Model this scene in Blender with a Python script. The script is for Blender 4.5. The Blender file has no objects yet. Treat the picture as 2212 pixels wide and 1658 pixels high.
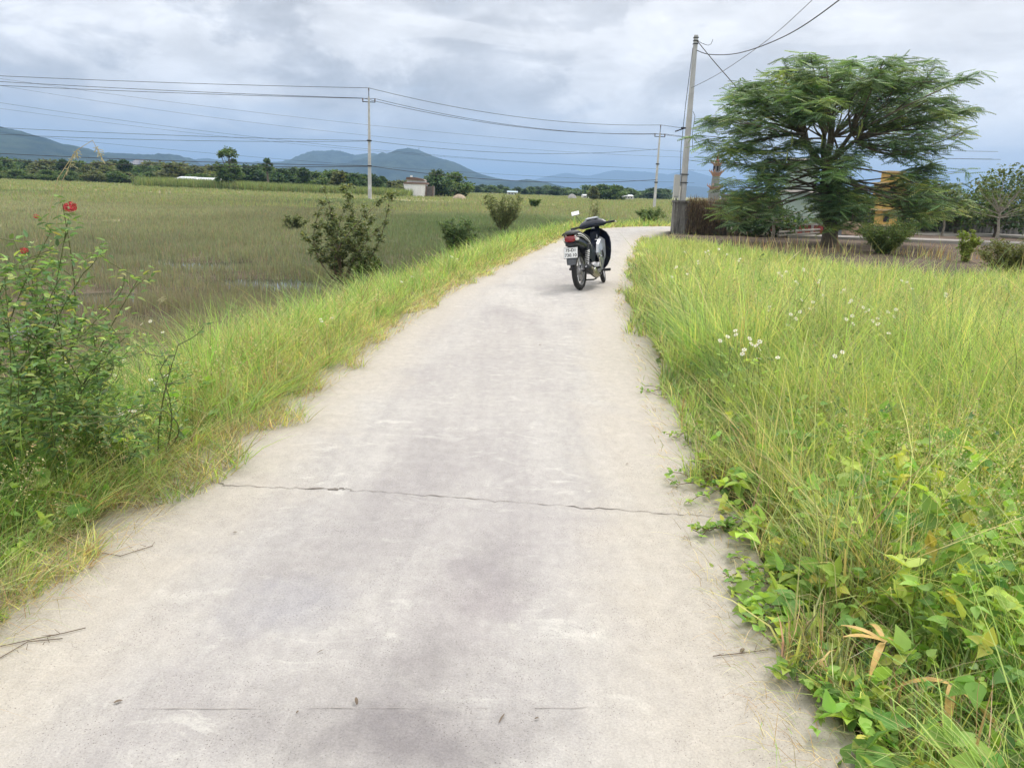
import bpy, bmesh, math, random
import numpy as np
from mathutils import Vector, Matrix
R = math.radians
scene = bpy.context.scene
col = scene.collection
rng = np.random.default_rng(7)
random.seed(7)

# ------------------------------------------------------------------ camera
CAM_H, PITCH, ROLL, FPX = 1.5, 14.0, 2.0, 1671.0          # FPX: focal length for a 2212 px wide frame
cam_d = bpy.data.cameras.new('camera'); cam = bpy.data.objects.new('camera', cam_d); col.objects.link(cam)
cam_d.sensor_fit = 'HORIZONTAL'; cam_d.sensor_width = 36.0; cam_d.lens = 36.0 * FPX / 2212.0
cam_d.clip_start = 0.05; cam_d.clip_end = 60000
cam.location = (0, 0, CAM_H)
_fw = Vector((0, math.cos(R(PITCH)), -math.sin(R(PITCH)))); _up = Vector((0, math.sin(R(PITCH)), math.cos(R(PITCH)))); _rt = Vector((1, 0, 0))
_R = _rt * math.cos(R(ROLL)) + _up * math.sin(R(ROLL)); _U = -_rt * math.sin(R(ROLL)) + _up * math.cos(R(ROLL))
cam.rotation_euler = Matrix((_R, _U, -_fw)).transposed().to_euler()
scene.camera = cam

def ray(x, y):
    return _fw * FPX + _R * (x - 1106.0) - _U * (y - 829.0)
def gp(x, y, z=0.0):                     # where a sight line meets the level z
    d = ray(x, y); t = (z - CAM_H) / d.z
    return Vector((t * d.x, t * d.y, z))
def dp(x, y, Y):                         # a point of that direction at distance Y
    d = ray(x, y); t = Y / d.y
    return Vector((t * d.x, Y, CAM_H + t * d.z))

# ------------------------------------------------------------------ world
SUN_EL, SUN_AZ = 52.0, 35.0              # azimuth: degrees to the right of the view direction
w = bpy.data.worlds.new('World'); scene.world = w; w.use_nodes = True
nt = w.node_tree; nt.nodes.clear()
def N(t, typ, **kw):
    n = t.nodes.new(typ)
    for k, v in kw.items(): setattr(n, k, v)
    return n
def mth(t, op, a, b=None, c=None):
    n = N(t, 'ShaderNodeMath', operation=op)
    for i, v in enumerate((a, b, c)):
        if v is None: continue
        if isinstance(v, (int, float)): n.inputs[i].default_value = v
        else: t.links.new(v, n.inputs[i])
    return n.outputs[0]
def mixc(t, f, a, b, blend='MIX'):
    n = N(t, 'ShaderNodeMix', data_type='RGBA', blend_type=blend)
    for s, v in ((n.inputs[0], f), (n.inputs[6], a), (n.inputs[7], b)):
        if isinstance(v, (int, float)): s.default_value = v
        elif isinstance(v, (tuple, list)): s.default_value = (*v, 1) if len(v) == 3 else v
        else: t.links.new(v, s)
    return n.outputs[2]
def ramp(t, f, stops):
    n = N(t, 'ShaderNodeValToRGB'); e = n.color_ramp.elements
    while len(e) < len(stops): e.new(0.5)
    for el, (p, c) in zip(e, stops):
        el.position = p; el.color = (c, c, c, 1) if isinstance(c, (int, float)) else (*c, 1)
    t.links.new(f, n.inputs[0]); return n.outputs[0]
def noise(t, vec, scale, detail=4, rough=0.55, dist=0.0):
    n = N(t, 'ShaderNodeTexNoise'); n.inputs['Scale'].default_value = scale; n.inputs['Detail'].default_value = detail
    n.inputs['Roughness'].default_value = rough; n.inputs['Distortion'].default_value = dist
    if vec is not None: t.links.new(vec, n.inputs['Vector'])
    return n.outputs[0]
def mapping(t, vec, scale=(1, 1, 1), loc=(0, 0, 0), rot=(0, 0, 0)):
    n = N(t, 'ShaderNodeMapping'); n.inputs['Scale'].default_value = scale; n.inputs['Location'].default_value = loc
    n.inputs['Rotation'].default_value = rot; t.links.new(vec, n.inputs['Vector']); return n.outputs[0]

sky = N(nt, 'ShaderNodeTexSky', sky_type='NISHITA'); sky.sun_disc = False
sky.sun_elevation = R(SUN_EL); sky.sun_rotation = R(SUN_AZ); sky.air_density = 1.2; sky.dust_density = 1.5
tc = N(nt, 'ShaderNodeTexCoord'); sep = N(nt, 'ShaderNodeSeparateXYZ'); nt.links.new(tc.outputs['Generated'], sep.inputs[0])
zc = mth(nt, 'MAXIMUM', sep.outputs[2], 0.0)
den = mth(nt, 'ADD', zc, 0.11)
cmb = N(nt, 'ShaderNodeCombineXYZ')
nt.links.new(mth(nt, 'DIVIDE', sep.outputs[0], den), cmb.inputs[0]); nt.links.new(mth(nt, 'DIVIDE', sep.outputs[1], den), cmb.inputs[1])
cv = cmb.outputs[0]
dirv = tc.outputs['Generated']
n1 = noise(nt, mapping(nt, dirv, (2.3, 2.3, 5.6), (4.3, 0.4, 1.7)), 1.0, 12, 0.56, 0.45)
n2 = noise(nt, mapping(nt, cv, (1.25, 1.0, 1), (5.3, 2.7, 0)), 1.5, 8, 0.5, 0.2)
n3 = noise(nt, mapping(nt, dirv, (2.6, 2.6, 6.0), (9.1, 7.7, 0)), 3.0, 9, 0.6, 0.6)
shade = mth(nt, 'ADD', mth(nt, 'MULTIPLY', n1, 0.85), mth(nt, 'ADD', mth(nt, 'MULTIPLY', n2, 0.3), mth(nt, 'MULTIPLY', n3, 0.22)))
cloud = ramp(nt, shade, [(0.60, (4.6, 4.68, 4.9)), (0.65, (5.1, 5.17, 5.4)), (0.685, (5.7, 5.76, 5.95)), (0.71, (6.4, 6.42, 6.6)), (0.74, (7.1, 7.1, 7.2))])
puff = noise(nt, mapping(nt, dirv, (4.2, 4.2, 10.5), (2.2, 5.1, 0.6)), 1.0, 12, 0.58, 0.7)
puff2 = noise(nt, mapping(nt, dirv, (1.6, 1.6, 3.2), (7.2, 1.1, 3.6)), 1.0, 3, 0.5)
cloud = mixc(nt, mth(nt, 'MULTIPLY', ramp(nt, puff, [(0.49, 0.0), (0.545, 0.9)]), ramp(nt, puff2, [(0.40, 0.0), (0.54, 1.0)])), cloud, (7.8, 7.8, 7.9))
cloud = mixc(nt, mth(nt, 'MULTIPLY', ramp(nt, puff, [(0.40, 0.85), (0.475, 0.0)]), ramp(nt, puff2, [(0.48, 1.0), (0.66, 0.15)])), cloud, (4.65, 4.75, 5.0))
lump = noise(nt, mapping(nt, dirv, (8.5, 8.5, 19), (1.2, 3.1, 2.6)), 1.0, 9, 0.6, 0.5)
cloud = mixc(nt, 1.0, cloud, mth(nt, 'MULTIPLY', ramp(nt, lump, [(0.36, 0.92), (0.50, 1.04), (0.62, 1.19)]), ramp(nt, n3, [(0.38, 0.95), (0.60, 1.12)])), 'MULTIPLY')
cover = ramp(nt, mth(nt, 'ADD', n2, mth(nt, 'MULTIPLY', zc, 0.5)), [(0.34, 0.55), (0.47, 1.0)])
blue = mixc(nt, 0.8, sky.outputs[0], (6.0, 6.45, 7.2))
skyc = mixc(nt, cover, blue, cloud)
# the low band under the cloud base is clear blue air
band = ramp(nt, mth(nt, 'ADD', zc, mth(nt, 'MULTIPLY', mth(nt, 'SUBTRACT', n2, 0.5), 0.12)), [(0.0, 0.9), (0.04, 0.75), (0.10, 0.0)])
skyc = mixc(nt, band, skyc, (5.4, 6.0, 7.0))
# brighter veil around the hidden sun
dt = N(nt, 'ShaderNodeVectorMath', operation='DOT_PRODUCT'); nt.links.new(tc.outputs['Generated'], dt.inputs[0]); dt.inputs[1].default_value = (math.sin(R(SUN_AZ)) * math.cos(R(SUN_EL)), math.cos(R(SUN_AZ)) * math.cos(R(SUN_EL)), math.sin(R(SUN_EL)))
skyc = mixc(nt, ramp(nt, dt.outputs['Value'], [(0.55, 0.0), (0.86, 0.7)]), skyc, (7.9, 7.8, 7.75))
# thinner, brighter cloud overhead
top = ramp(nt, zc, [(0.28, 0.0), (0.75, 1.0)])
skyc = mixc(nt, top, skyc, (15.5, 15.2, 14.6))
bg = N(nt, 'ShaderNodeBackground'); bg.inputs[1].default_value = 0.095
nt.links.new(skyc, bg.inputs[0]); out = N(nt, 'ShaderNodeOutputWorld'); nt.links.new(bg.outputs[0], out.inputs[0])
w.cycles.sampling_method = 'MANUAL'; w.cycles.sample_map_resolution = 512

sd = bpy.data.lights.new('sun', 'SUN'); sd.energy = 1.5; sd.angle = R(14); sd.color = (1.0, 0.95, 0.88)
sun = bpy.data.objects.new('sun', sd); col.objects.link(sun)
_s = Vector((math.sin(R(SUN_AZ)) * math.cos(R(SUN_EL)), math.cos(R(SUN_AZ)) * math.cos(R(SUN_EL)), math.sin(R(SUN_EL))))
sun.rotation_euler = _s.to_track_quat('Z', 'Y').to_euler(); sun.location = (0, 0, 60)
vs = scene.view_settings; vs.view_transform = 'Standard'; vs.look = 'None'; vs.gamma = 1; vs.use_curve_mapping = False; vs.exposure = 0.47
cy = scene.cycles
cy.use_denoising = True; cy.denoiser = 'OPENIMAGEDENOISE'; cy.max_bounces = 6; cy.diffuse_bounces = 3; cy.glossy_bounces = 2
cy.transmission_bounces = 3; cy.volume_bounces = 0; cy.transparent_max_bounces = 6; cy.sample_clamp_indirect = 6
cy.use_adaptive_sampling = True; cy.adaptive_threshold = 0.02

# ------------------------------------------------------------------ helpers
def tag(o, label=None, cat=None, group=None, kind=None):
    if label: o['label'] = label
    if cat: o['category'] = cat
    if group: o['group'] = group
    if kind: o['kind'] = kind
    return o
def empty(name, loc=(0, 0, 0), rz=0.0):
    o = bpy.data.objects.new(name, None); o.location = loc; o.rotation_euler = (0, 0, rz); o.empty_display_size = 0.1
    col.objects.link(o); return o
def copy_tree(o, parent=None):
    c = o.copy(); col.objects.link(c); c.parent = parent
    for ch in list(o.children): copy_tree(ch, c)
    return c

def np_mesh(name, V, loops, totals, mats, cols=None, smooth=False, parent=None, mi=None):
    me = bpy.data.meshes.new(name)
    V = np.ascontiguousarray(V, dtype=np.float32); loops = np.ascontiguousarray(loops, dtype=np.int32).ravel()
    totals = np.ascontiguousarray(totals, dtype=np.int32)
    me.vertices.add(len(V)); me.vertices.foreach_set('co', V.ravel())
    me.loops.add(len(loops)); me.loops.foreach_set('vertex_index', loops)
    me.polygons.add(len(totals)); st = np.concatenate(([0], np.cumsum(totals)[:-1])).astype(np.int32)
    me.polygons.foreach_set('loop_start', st); me.polygons.foreach_set('loop_total', totals)
    if smooth: me.polygons.foreach_set('use_smooth', np.ones(len(totals), dtype=bool))
    if mi is not None: me.polygons.foreach_set('material_index', np.asarray(mi, dtype=np.int32))
    if cols is not None:
        a = me.attributes.new('col', 'FLOAT_COLOR', 'POINT')
        c = np.ones((len(V), 4), dtype=np.float32); c[:, :3] = cols; a.data.foreach_set('color', c.ravel())
    me.update(calc_edges=True); me.validate()
    for m in (mats if isinstance(mats, (list, tuple)) else [mats]): me.materials.append(m)
    o = bpy.data.objects.new(name, me); col.objects.link(o)
    if parent: o.parent = parent
    return o

class MB:
    """collects shapes, links them as ONE mesh object"""
    def __init__(s): s.v = []; s.f = []
    def add(s, v, f):
        n = len(s.v); s.v += [tuple(p) for p in v]; s.f += [tuple(i + n for i in q) for q in f]; return s
    def box(s, c, size, rot=None, taper=1.0):
        x, y, z = [a / 2 for a in size]; v = []
        for dz in (-z, z):
            k = taper if dz > 0 else 1.0
            for dx, dy in ((-x, -y), (x, -y), (x, y), (-x, y)): v.append(Vector((dx * k, dy * k, dz)))
        if rot is not None: v = [rot @ p for p in v]
        v = [p + Vector(c) for p in v]
        return s.add(v, [(0, 3, 2, 1), (4, 5, 6, 7), (0, 1, 5, 4), (1, 2, 6, 5), (2, 3, 7, 6), (3, 0, 4, 7)])
    def ring(s, rings, cap=True, closed=False):
        n = len(rings[0]); v = [p for r in rings for p in r]; f = []
        m = len(rings); last = m if closed else m - 1
        for i in range(last):
            a, b = i * n, ((i + 1) % m) * n
            for j in range(n):
                k = (j + 1) % n; f.append((a + j, a + k, b + k, b + j))
        if cap and not closed:
            f.append(tuple(range(n - 1, -1, -1))); f.append(tuple((m - 1) * n + j for j in range(n)))
        return s.add(v, f)
    def tube(s, pts, rad, n=8, closed=False):
        pts = [Vector(p) for p in pts]; rings = []; up = Vector((0, 0, 1)); prev = None
        if isinstance(rad, (int, float)): rad = [rad] * len(pts)
        for i, p in enumerate(pts):
            if closed: d = pts[(i + 1) % len(pts)] - pts[i - 1]
            else: d = pts[min(i + 1, len(pts) - 1)] - pts[max(i - 1, 0)]
            d.normalize()
            if prev is None:
                a = d.cross(up if abs(d.z) < .9 else Vector((1, 0, 0))).normalized()
            else:
                a = (prev - d * prev.dot(d)).normalized()
            prev = a; b = d.cross(a)
            rings.append([p + (a * math.cos(2 * math.pi * j / n) + b * math.sin(2 * math.pi * j / n)) * rad[i] for j in range(n)])
        return s.ring(rings, closed=closed)
    def lathe(s, prof, c=(0, 0, 0), n=20, axis='Z', a0=0.0):
        rings = []
        for r, z in prof:
            q = []
            for j in range(n):
                t = a0 + 2 * math.pi * j / n; x, y = r * math.cos(t), r * math.sin(t)
                p = {'Z': (x, y, z), 'X': (z, x, y), 'Y': (y, z, x)}[axis]
                q.append(Vector(p) + Vector(c))
            rings.append(q)
        return s.ring(rings)
    def torus(s, c, R0, r0, n=40, m=10, axis='X', squash=1.0):
        rings = []
        for i in range(n):
            t = 2 * math.pi * i / n; q = []
            for j in range(m):
                u = 2 * math.pi * j / m; rr = R0 + r0 * math.cos(u); h = r0 * squash * math.sin(u)
                q.append(Vector(c) + Vector((h, rr * math.cos(t), rr * math.sin(t))))
            rings.append(q)
        return s.ring(rings, closed=True)
    def loft(s, secs, n=20, p=2.4):
        """secs: (x, y, z, halfwidth, halfheight[, tilt about X]) cross sections normal to Y"""
        rings = []
        for q in secs:
            x, y, z, a, b = q[:5]; tl = R(q[5]) if len(q) > 5 else 0.0; ring = []
            for j in range(n):
                t = 2 * math.pi * j / n; c_, s_ = math.cos(t), math.sin(t)
                dx = a * math.copysign(abs(c_) ** (2 / p), c_); dz = b * math.copysign(abs(s_) ** (2 / p), s_)
                ring.append(Vector((x + dx, y + dz * math.sin(tl), z + dz * math.cos(tl))))
            rings.append(ring)
        return s.ring(rings)
    def prism(s, outline, axis, t, c=(0, 0, 0)):
        """outline in two axes, extruded by t along the third"""
        n = len(outline); v = []
        for h in (-t / 2, t / 2):
            for a, b in outline:
                p = {'X': (h, a, b), 'Y': (a, h, b), 'Z': (a, b, h)}[axis]; v.append(Vector(p) + Vector(c))
        f = [tuple(range(n - 1, -1, -1)), tuple(range(n, 2 * n))] + [(i, (i + 1) % n, n + (i + 1) % n, n + i) for i in range(n)]
        return s.add(v, f)
    def build(s, name, mat, parent=None, smooth=True, bevel=0.0, jitter=0.0):
        me = bpy.data.meshes.new(name)
        bm = bmesh.new()
        vs_ = [bm.verts.new(p) for p in s.v]
        for q in s.f:
            try: bm.faces.new([vs_[i] for i in q])
            except ValueError: pass
        bmesh.ops.recalc_face_normals(bm, faces=bm.faces)
        if jitter:
            for v in bm.verts: v.co += Vector((random.gauss(0, jitter), random.gauss(0, jitter), random.gauss(0, jitter)))
        if bevel: bmesh.ops.bevel(bm, geom=[e for e in bm.edges if len(e.link_faces) == 2 and e.calc_face_angle(0) > .6], offset=bevel, segments=2, affect='EDGES')
        if smooth:
            for f in bm.faces: f.smooth = True
            for e in bm.edges:
                if len(e.link_faces) == 2 and e.calc_face_angle(0) > .7: e.smooth = False
        bm.to_mesh(me); bm.free(); me.materials.append(mat)
        o = bpy.data.objects.new(name, me); col.objects.link(o)
        if parent: o.parent = parent
        return o

# ------------------------------------------------------------------ materials
def mat(name, base=(.5, .5, .5), rough=.6, metal=0.0, spec=.5, coat=0.0, var=0.0, vscale=8.0, bump=0.0, bscale=40.0):
    m = bpy.data.materials.new(name); m.use_nodes = True; t = m.node_tree; b = t.nodes['Principled BSDF']
    b.inputs['Base Color'].default_value = (*base, 1); b.inputs['Roughness'].default_value = rough; b.inputs['Metallic'].default_value = metal
    b.inputs['Specular IOR Level'].default_value = spec; b.inputs['Coat Weight'].default_value = coat; b.inputs['Coat Roughness'].default_value = .08
    if var or bump:
        tcn = N(t, 'ShaderNodeTexCoord')
    if var:
        nz = noise(t, tcn.outputs['Object'], vscale, 5, .6)
        f = ramp(t, nz, [(.3, 1 - var), (.7, 1 + var)])
        t.links.new(mixc(t, 1.0, base, f, 'MULTIPLY'), b.inputs['Base Color'])
    if bump:
        bn = N(t, 'ShaderNodeBump'); bn.inputs['Strength'].default_value = bump; bn.inputs['Distance'].default_value = .02
        t.links.new(noise(t, tcn.outputs['Object'], bscale, 4, .6), bn.inputs['Height']); t.links.new(bn.outputs[0], b.inputs['Normal'])
    return m
def leafmat(name, trans=.35, rough=.5, gain=1.0, spec=.3):
    m = bpy.data.materials.new(name); m.use_nodes = True; t = m.node_tree; b = t.nodes['Principled BSDF']
    a = N(t, 'ShaderNodeAttribute'); a.attribute_name = 'col'
    c = a.outputs['Color']
    if gain != 1.0: c = mixc(t, 1.0, c, (gain, gain, gain), 'MULTIPLY')
    t.links.new(c, b.inputs['Base Color']); b.inputs['Roughness'].default_value = rough; b.inputs['Specular IOR Level'].default_value = spec
    tr = N(t, 'ShaderNodeBsdfTranslucent'); t.links.new(mixc(t, 1.0, c, (1.15, 1.1, .55), 'MULTIPLY'), tr.inputs[0])
    mx = N(t, 'ShaderNodeMixShader'); mx.inputs[0].default_value = trans
    t.links.new(b.outputs[0], mx.inputs[1]); t.links.new(tr.outputs[0], mx.inputs[2])
    t.links.new(mx.outputs[0], t.nodes['Material Output'].inputs[0]); return m
M_GRASS = leafmat('grass_blades', .48); M_LEAF = leafmat('broad_leaves', .42, .55, spec=.3); M_TREE = leafmat('tree_leaves', .38, .5, spec=.3)
M_BARK = mat('bark', (.16, .13, .10), .9, var=.35, vscale=9, bump=.6, bscale=30)
M_BARKL = mat('pale_bark', (.30, .27, .22), .9, var=.3, vscale=9, bump=.5, bscale=30)
M_STEM = mat('green_stem', (.12, .14, .05), .7); M_STEMB = mat('brown_stem', (.13, .09, .06), .8)
M_CONC = mat('pole_concrete', (.50, .50, .50), .85, var=.14, vscale=3, bump=.3)
M_CONCD = mat('pole_concrete_dark', (.30, .29, .28), .85, var=.2, vscale=3)
M_WIRE = mat('cable_black', (.02, .02, .022), .5); M_IRON = mat('dark_iron', (.05, .05, .055), .55, .6)
M_PORC = mat('insulator', (.10, .06, .05), .3)

def vnoise(x, y, s, seed=0):
    g = np.random.default_rng(seed).random((64, 64)); x = x / s; y = y / s
    xi = np.floor(x).astype(int); yi = np.floor(y).astype(int); fx = x - xi; fy = y - yi
    fx = fx * fx * (3 - 2 * fx); fy = fy * fy * (3 - 2 * fy)
    a = g[xi % 64, yi % 64]; b = g[(xi + 1) % 64, yi % 64]; c = g[xi % 64, (yi + 1) % 64]; d = g[(xi + 1) % 64, (yi + 1) % 64]
    return (a * (1 - fx) + b * fx) * (1 - fy) + (c * (1 - fx) + d * fx) * fy
def sst(a, b, x):
    t = np.clip((x - a) / (b - a), 0, 1); return t * t * (3 - 2 * t)

# ------------------------------------------------------------------ road line and terrain height
CL = [(-.5, -14), (-.48, -8), (-.47, -2), (-.43, 2.5), (-.2, 5.5), (-.02, 8), (.25, 11), (.78, 14.5), (1.5, 19), (2.6, 25.3), (4.15, 32), (6.1, 36.9), (9.4, 40.2), (15, 42.8), (26, 46), (48, 50), (90, 56)]
def spline(P, n=14):
    P = [Vector((*p, 0)) for p in P]; o = []
    for i in range(len(P) - 1):
        a, b, c, d = P[max(i - 1, 0)], P[i], P[i + 1], P[min(i + 2, len(P) - 1)]
        for k in range(n):
            t = k / n
            o.append(.5 * ((2 * b) + (c - a) * t + (2 * a - 5 * b + 4 * c - d) * t * t + (3 * b - a - 3 * c + d) * t ** 3))
    o.append(P[-1]); return o
CLP = spline(CL); CLA = np.array([(p.x, p.y) for p in CLP]); RHW = 1.5
def lateral(x, y):
    """signed distance from the road's centre line, positive to the right"""
    x = np.asarray(x, dtype=float); y = np.asarray(y, dtype=float); best = np.full(x.shape, 1e9); sg = np.ones(x.shape)
    for i in range(0, len(CLA) - 1, 1):
        ax, ay = CLA[i]; bx, by = CLA[i + 1]; dx, dy = bx - ax, by - ay; L = dx * dx + dy * dy
        t = np.clip(((x - ax) * dx + (y - ay) * dy) / L, 0, 1)
        ex = x - ax - t * dx; ey = y - ay - t * dy; d = ex * ex + ey * ey; m = d < best
        best = np.where(m, d, best); sg = np.where(m, np.where(dx * ey - dy * ex < 0, 1., -1.), sg)
    return np.sqrt(best) * sg
WATER_Z = -.42
def height(x, y, s=None):
    x = np.asarray(x, dtype=float); y = np.asarray(y, dtype=float)
    if s is None: s = lateral(x, y)
    r = np.hypot(x, y); e = -s - RHW
    marsh = -.37 + (vnoise(x, y, 1.1, 3) - .5) * .10 + (vnoise(x, y, 4.0, 4) - .5) * .10
    for px, py, rr in PUDDLES:
        marsh = marsh - .16 * np.exp(-(((x - px) / rr) ** 2 + ((y - py) / (rr * .8)) ** 2))
    marsh = marsh + sst(35, 120, r) * .22
    left = -.03 - .02 + (marsh + .05) * sst(.25, 1.7, e)
    right = -.05 + (vnoise(x, y, 2.5, 5) - .5) * .08
    z = np.where(s < 0, left, right)
    z = np.where(np.abs(s) < RHW + .02, -.16, z)
    far = sst(140, 260, r); z = z * (1 - far) + far * (0.0)
    return z
PUDDLES = [tuple(gp(95, 660, WATER_Z)[:2]) + (1.05,), tuple(gp(75, 720, WATER_Z)[:2]) + (.7,), tuple(gp(540, 616, WATER_Z)[:2]) + (1.0,), tuple(gp(620, 624, WATER_Z)[:2]) + (.95,), tuple(gp(230, 640, WATER_Z)[:2]) + (.8,),
           tuple(gp(330, 690, WATER_Z)[:2]) + (.5,), tuple(gp(400, 575, WATER_Z)[:2]) + (1.2,)]
def hplant(x, y, s=None):
    if s is None: s = lateral(x, y)
    return np.where(np.abs(s) < RHW + .03, .002, height(x, y, s))
def hz(x, y): return float(height(np.array([x]), np.array([y]))[0])

# ------------------------------------------------------------------ ground sheet
def build_ground():
    nr, na = 300, 640
    rr = .25 * (14000 / .25) ** (np.arange(nr) / (nr - 1)); aa = np.linspace(0, 2 * np.pi, na, endpoint=False)
    RR, AA = np.meshgrid(rr, aa, indexing='ij'); X = (RR * np.sin(AA)).ravel(); Y = (RR * np.cos(AA)).ravel()
    s = lateral(X, Y); Z = height(X, Y, s); r = np.hypot(X, Y)
    V = np.stack([X, Y, Z], 1); V = np.vstack([V, [[0, 0, -.16]]])
    i = np.arange(nr - 1)[:, None]; j = np.arange(na)[None, :]; k = (j + 1) % na
    Q = np.stack(np.broadcast_arrays(i * na + j, (i + 1) * na + j, (i + 1) * na + k, i * na + k), -1).reshape(-1, 4)
    T = np.stack([np.full(na, nr * na), np.arange(na), (np.arange(na) + 1) % na], 1)
    loops = np.concatenate([Q[:, ::-1].ravel(), T[:, ::-1].ravel()]); tot = np.concatenate([np.full(len(Q), 4), np.full(len(T), 3)])
    field = np.array([.24, .25, .13]); mud = np.array([.12, .10, .07]); soil = np.array([.125, .095, .075]); meadow = np.array([.16, .18, .07]); straw = np.array([.34, .29, .18])
    c = np.tile(field, (len(X), 1)); n_ = vnoise(X, Y, 9, 11)[:, None]; n2_ = vnoise(X, Y * .25, 30, 12)[:, None]; n3_ = vnoise(X, Y * .3, 70, 13)[:, None]
    c = c * (.75 + .5 * n2_); c = c * (1 - .5 * sst(.5, .8, n3_)) + straw * .5 * sst(.5, .8, n3_); c = c * (.85 + .3 * n_)
    near = (1 - sst(14, 45, r))[:, None]; c = c * (1 - near) + mud * near
    mr = ((s > 0) & (Y < 29) & (Y > -30) & (s < 60))[:, None]; c = np.where(mr, meadow * (.8 + .4 * n_), c)
    # bare soil of the yard under the trees
    yard = sst(-1.5, 1, Y - 16.5 - 13 * (1 - sst(3.5, 8.5, X)) + 2 * (vnoise(X, Y, 2, 21) - .5)) * (1 - sst(47, 52, Y)) * sst(0.2, 1.5, s) ; yard = np.where((X > 6) & (X < 70), yard, 0)[:, None]
    c = c * (1 - yard) + soil * (.7 + .6 * vnoise(X, Y, .8, 22)[:, None]) * yard
    # dry mown bands far out to the centre right, and around the hut
    for (x0, y0, sx, sy) in ((8, 150, 60, 12), (2, 215, 60, 16), (-12, 190, 16, 22), (30, 120, 40, 8)):
        g = np.exp(-((X - x0) / sx) ** 2 - ((Y - y0) / sy) ** 2)[:, None] * .8
        c = c * (1 - g) + np.array([.33, .27, .19]) * g
    verge = ((s < 0) & (-s - RHW < 1.2))[:, None] * near; c = c * (1 - verge) + np.array([.12, .11, .055]) * verge
    c = np.vstack([c, [meadow]])
    m = bpy.data.materials.new('soil_and_turf'); m.use_nodes = True; t = m.node_tree; b = t.nodes['Principled BSDF']; b.inputs['Roughness'].default_value = .95; b.inputs['Specular IOR Level'].default_value = .15
    a = N(t, 'ShaderNodeAttribute'); a.attribute_name = 'col'; g = N(t, 'ShaderNodeNewGeometry')
    na_ = noise(t, mapping(t, g.outputs['Position'], (1, 1, 1)), 1.3, 10, .72)
    nb = noise(t, mapping(t, g.outputs['Position'], (.6, .22, 1)), .12, 8, .7)
    f = mth(t, 'MULTIPLY', ramp(t, na_, [(.3, .55), (.7, 1.5)]), ramp(t, nb, [(.3, .75), (.7, 1.25)]))
    t.links.new(mixc(t, 1.0, a.outputs['Color'], f, 'MULTIPLY'), b.inputs['Base Color'])
    bn = N(t, 'ShaderNodeBump'); bn.inputs['Strength'].default_value = .8; bn.inputs['Distance'].default_value = .05
    t.links.new(noise(t, g.outputs['Position'], 14, 6, .7), bn.inputs['Height']); t.links.new(bn.outputs[0], b.inputs['Normal'])
    o = np_mesh('ground', V, loops, tot, m, c, smooth=True); tag(o, 'marshy field and verge soil reaching to the hills', kind='structure')
build_ground()

def build_water():
    m = bpy.data.materials.new('marsh_water'); m.use_nodes = True; t = m.node_tree; b = t.nodes['Principled BSDF']
    b.inputs['Base Color'].default_value = (.05, .055, .045, 1); b.inputs['Roughness'].default_value = .06; b.inputs['Specular IOR Level'].default_value = .8
    bn = N(t, 'ShaderNodeBump'); bn.inputs['Strength'].default_value = .12; g = N(t, 'ShaderNodeNewGeometry')
    t.links.new(noise(t, g.outputs['Position'], 9, 2), bn.inputs['Height']); t.links.new(bn.outputs[0], b.inputs['Normal'])
    mb = MB(); rng2 = [(-60, -10), (-2.6, -10), (-2.6, 4), (-2.3, 8), (-1.6, 14), (-.6, 20), (.5, 26), (-6, 70), (-60, 70)]
    mb.add([(x, y, WATER_Z) for x, y in rng2], [tuple(range(len(rng2)))])
    o = mb.build('marsh_water', m, smooth=False); tag(o, 'shallow water standing between the rushes', kind='structure')
build_water()

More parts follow.
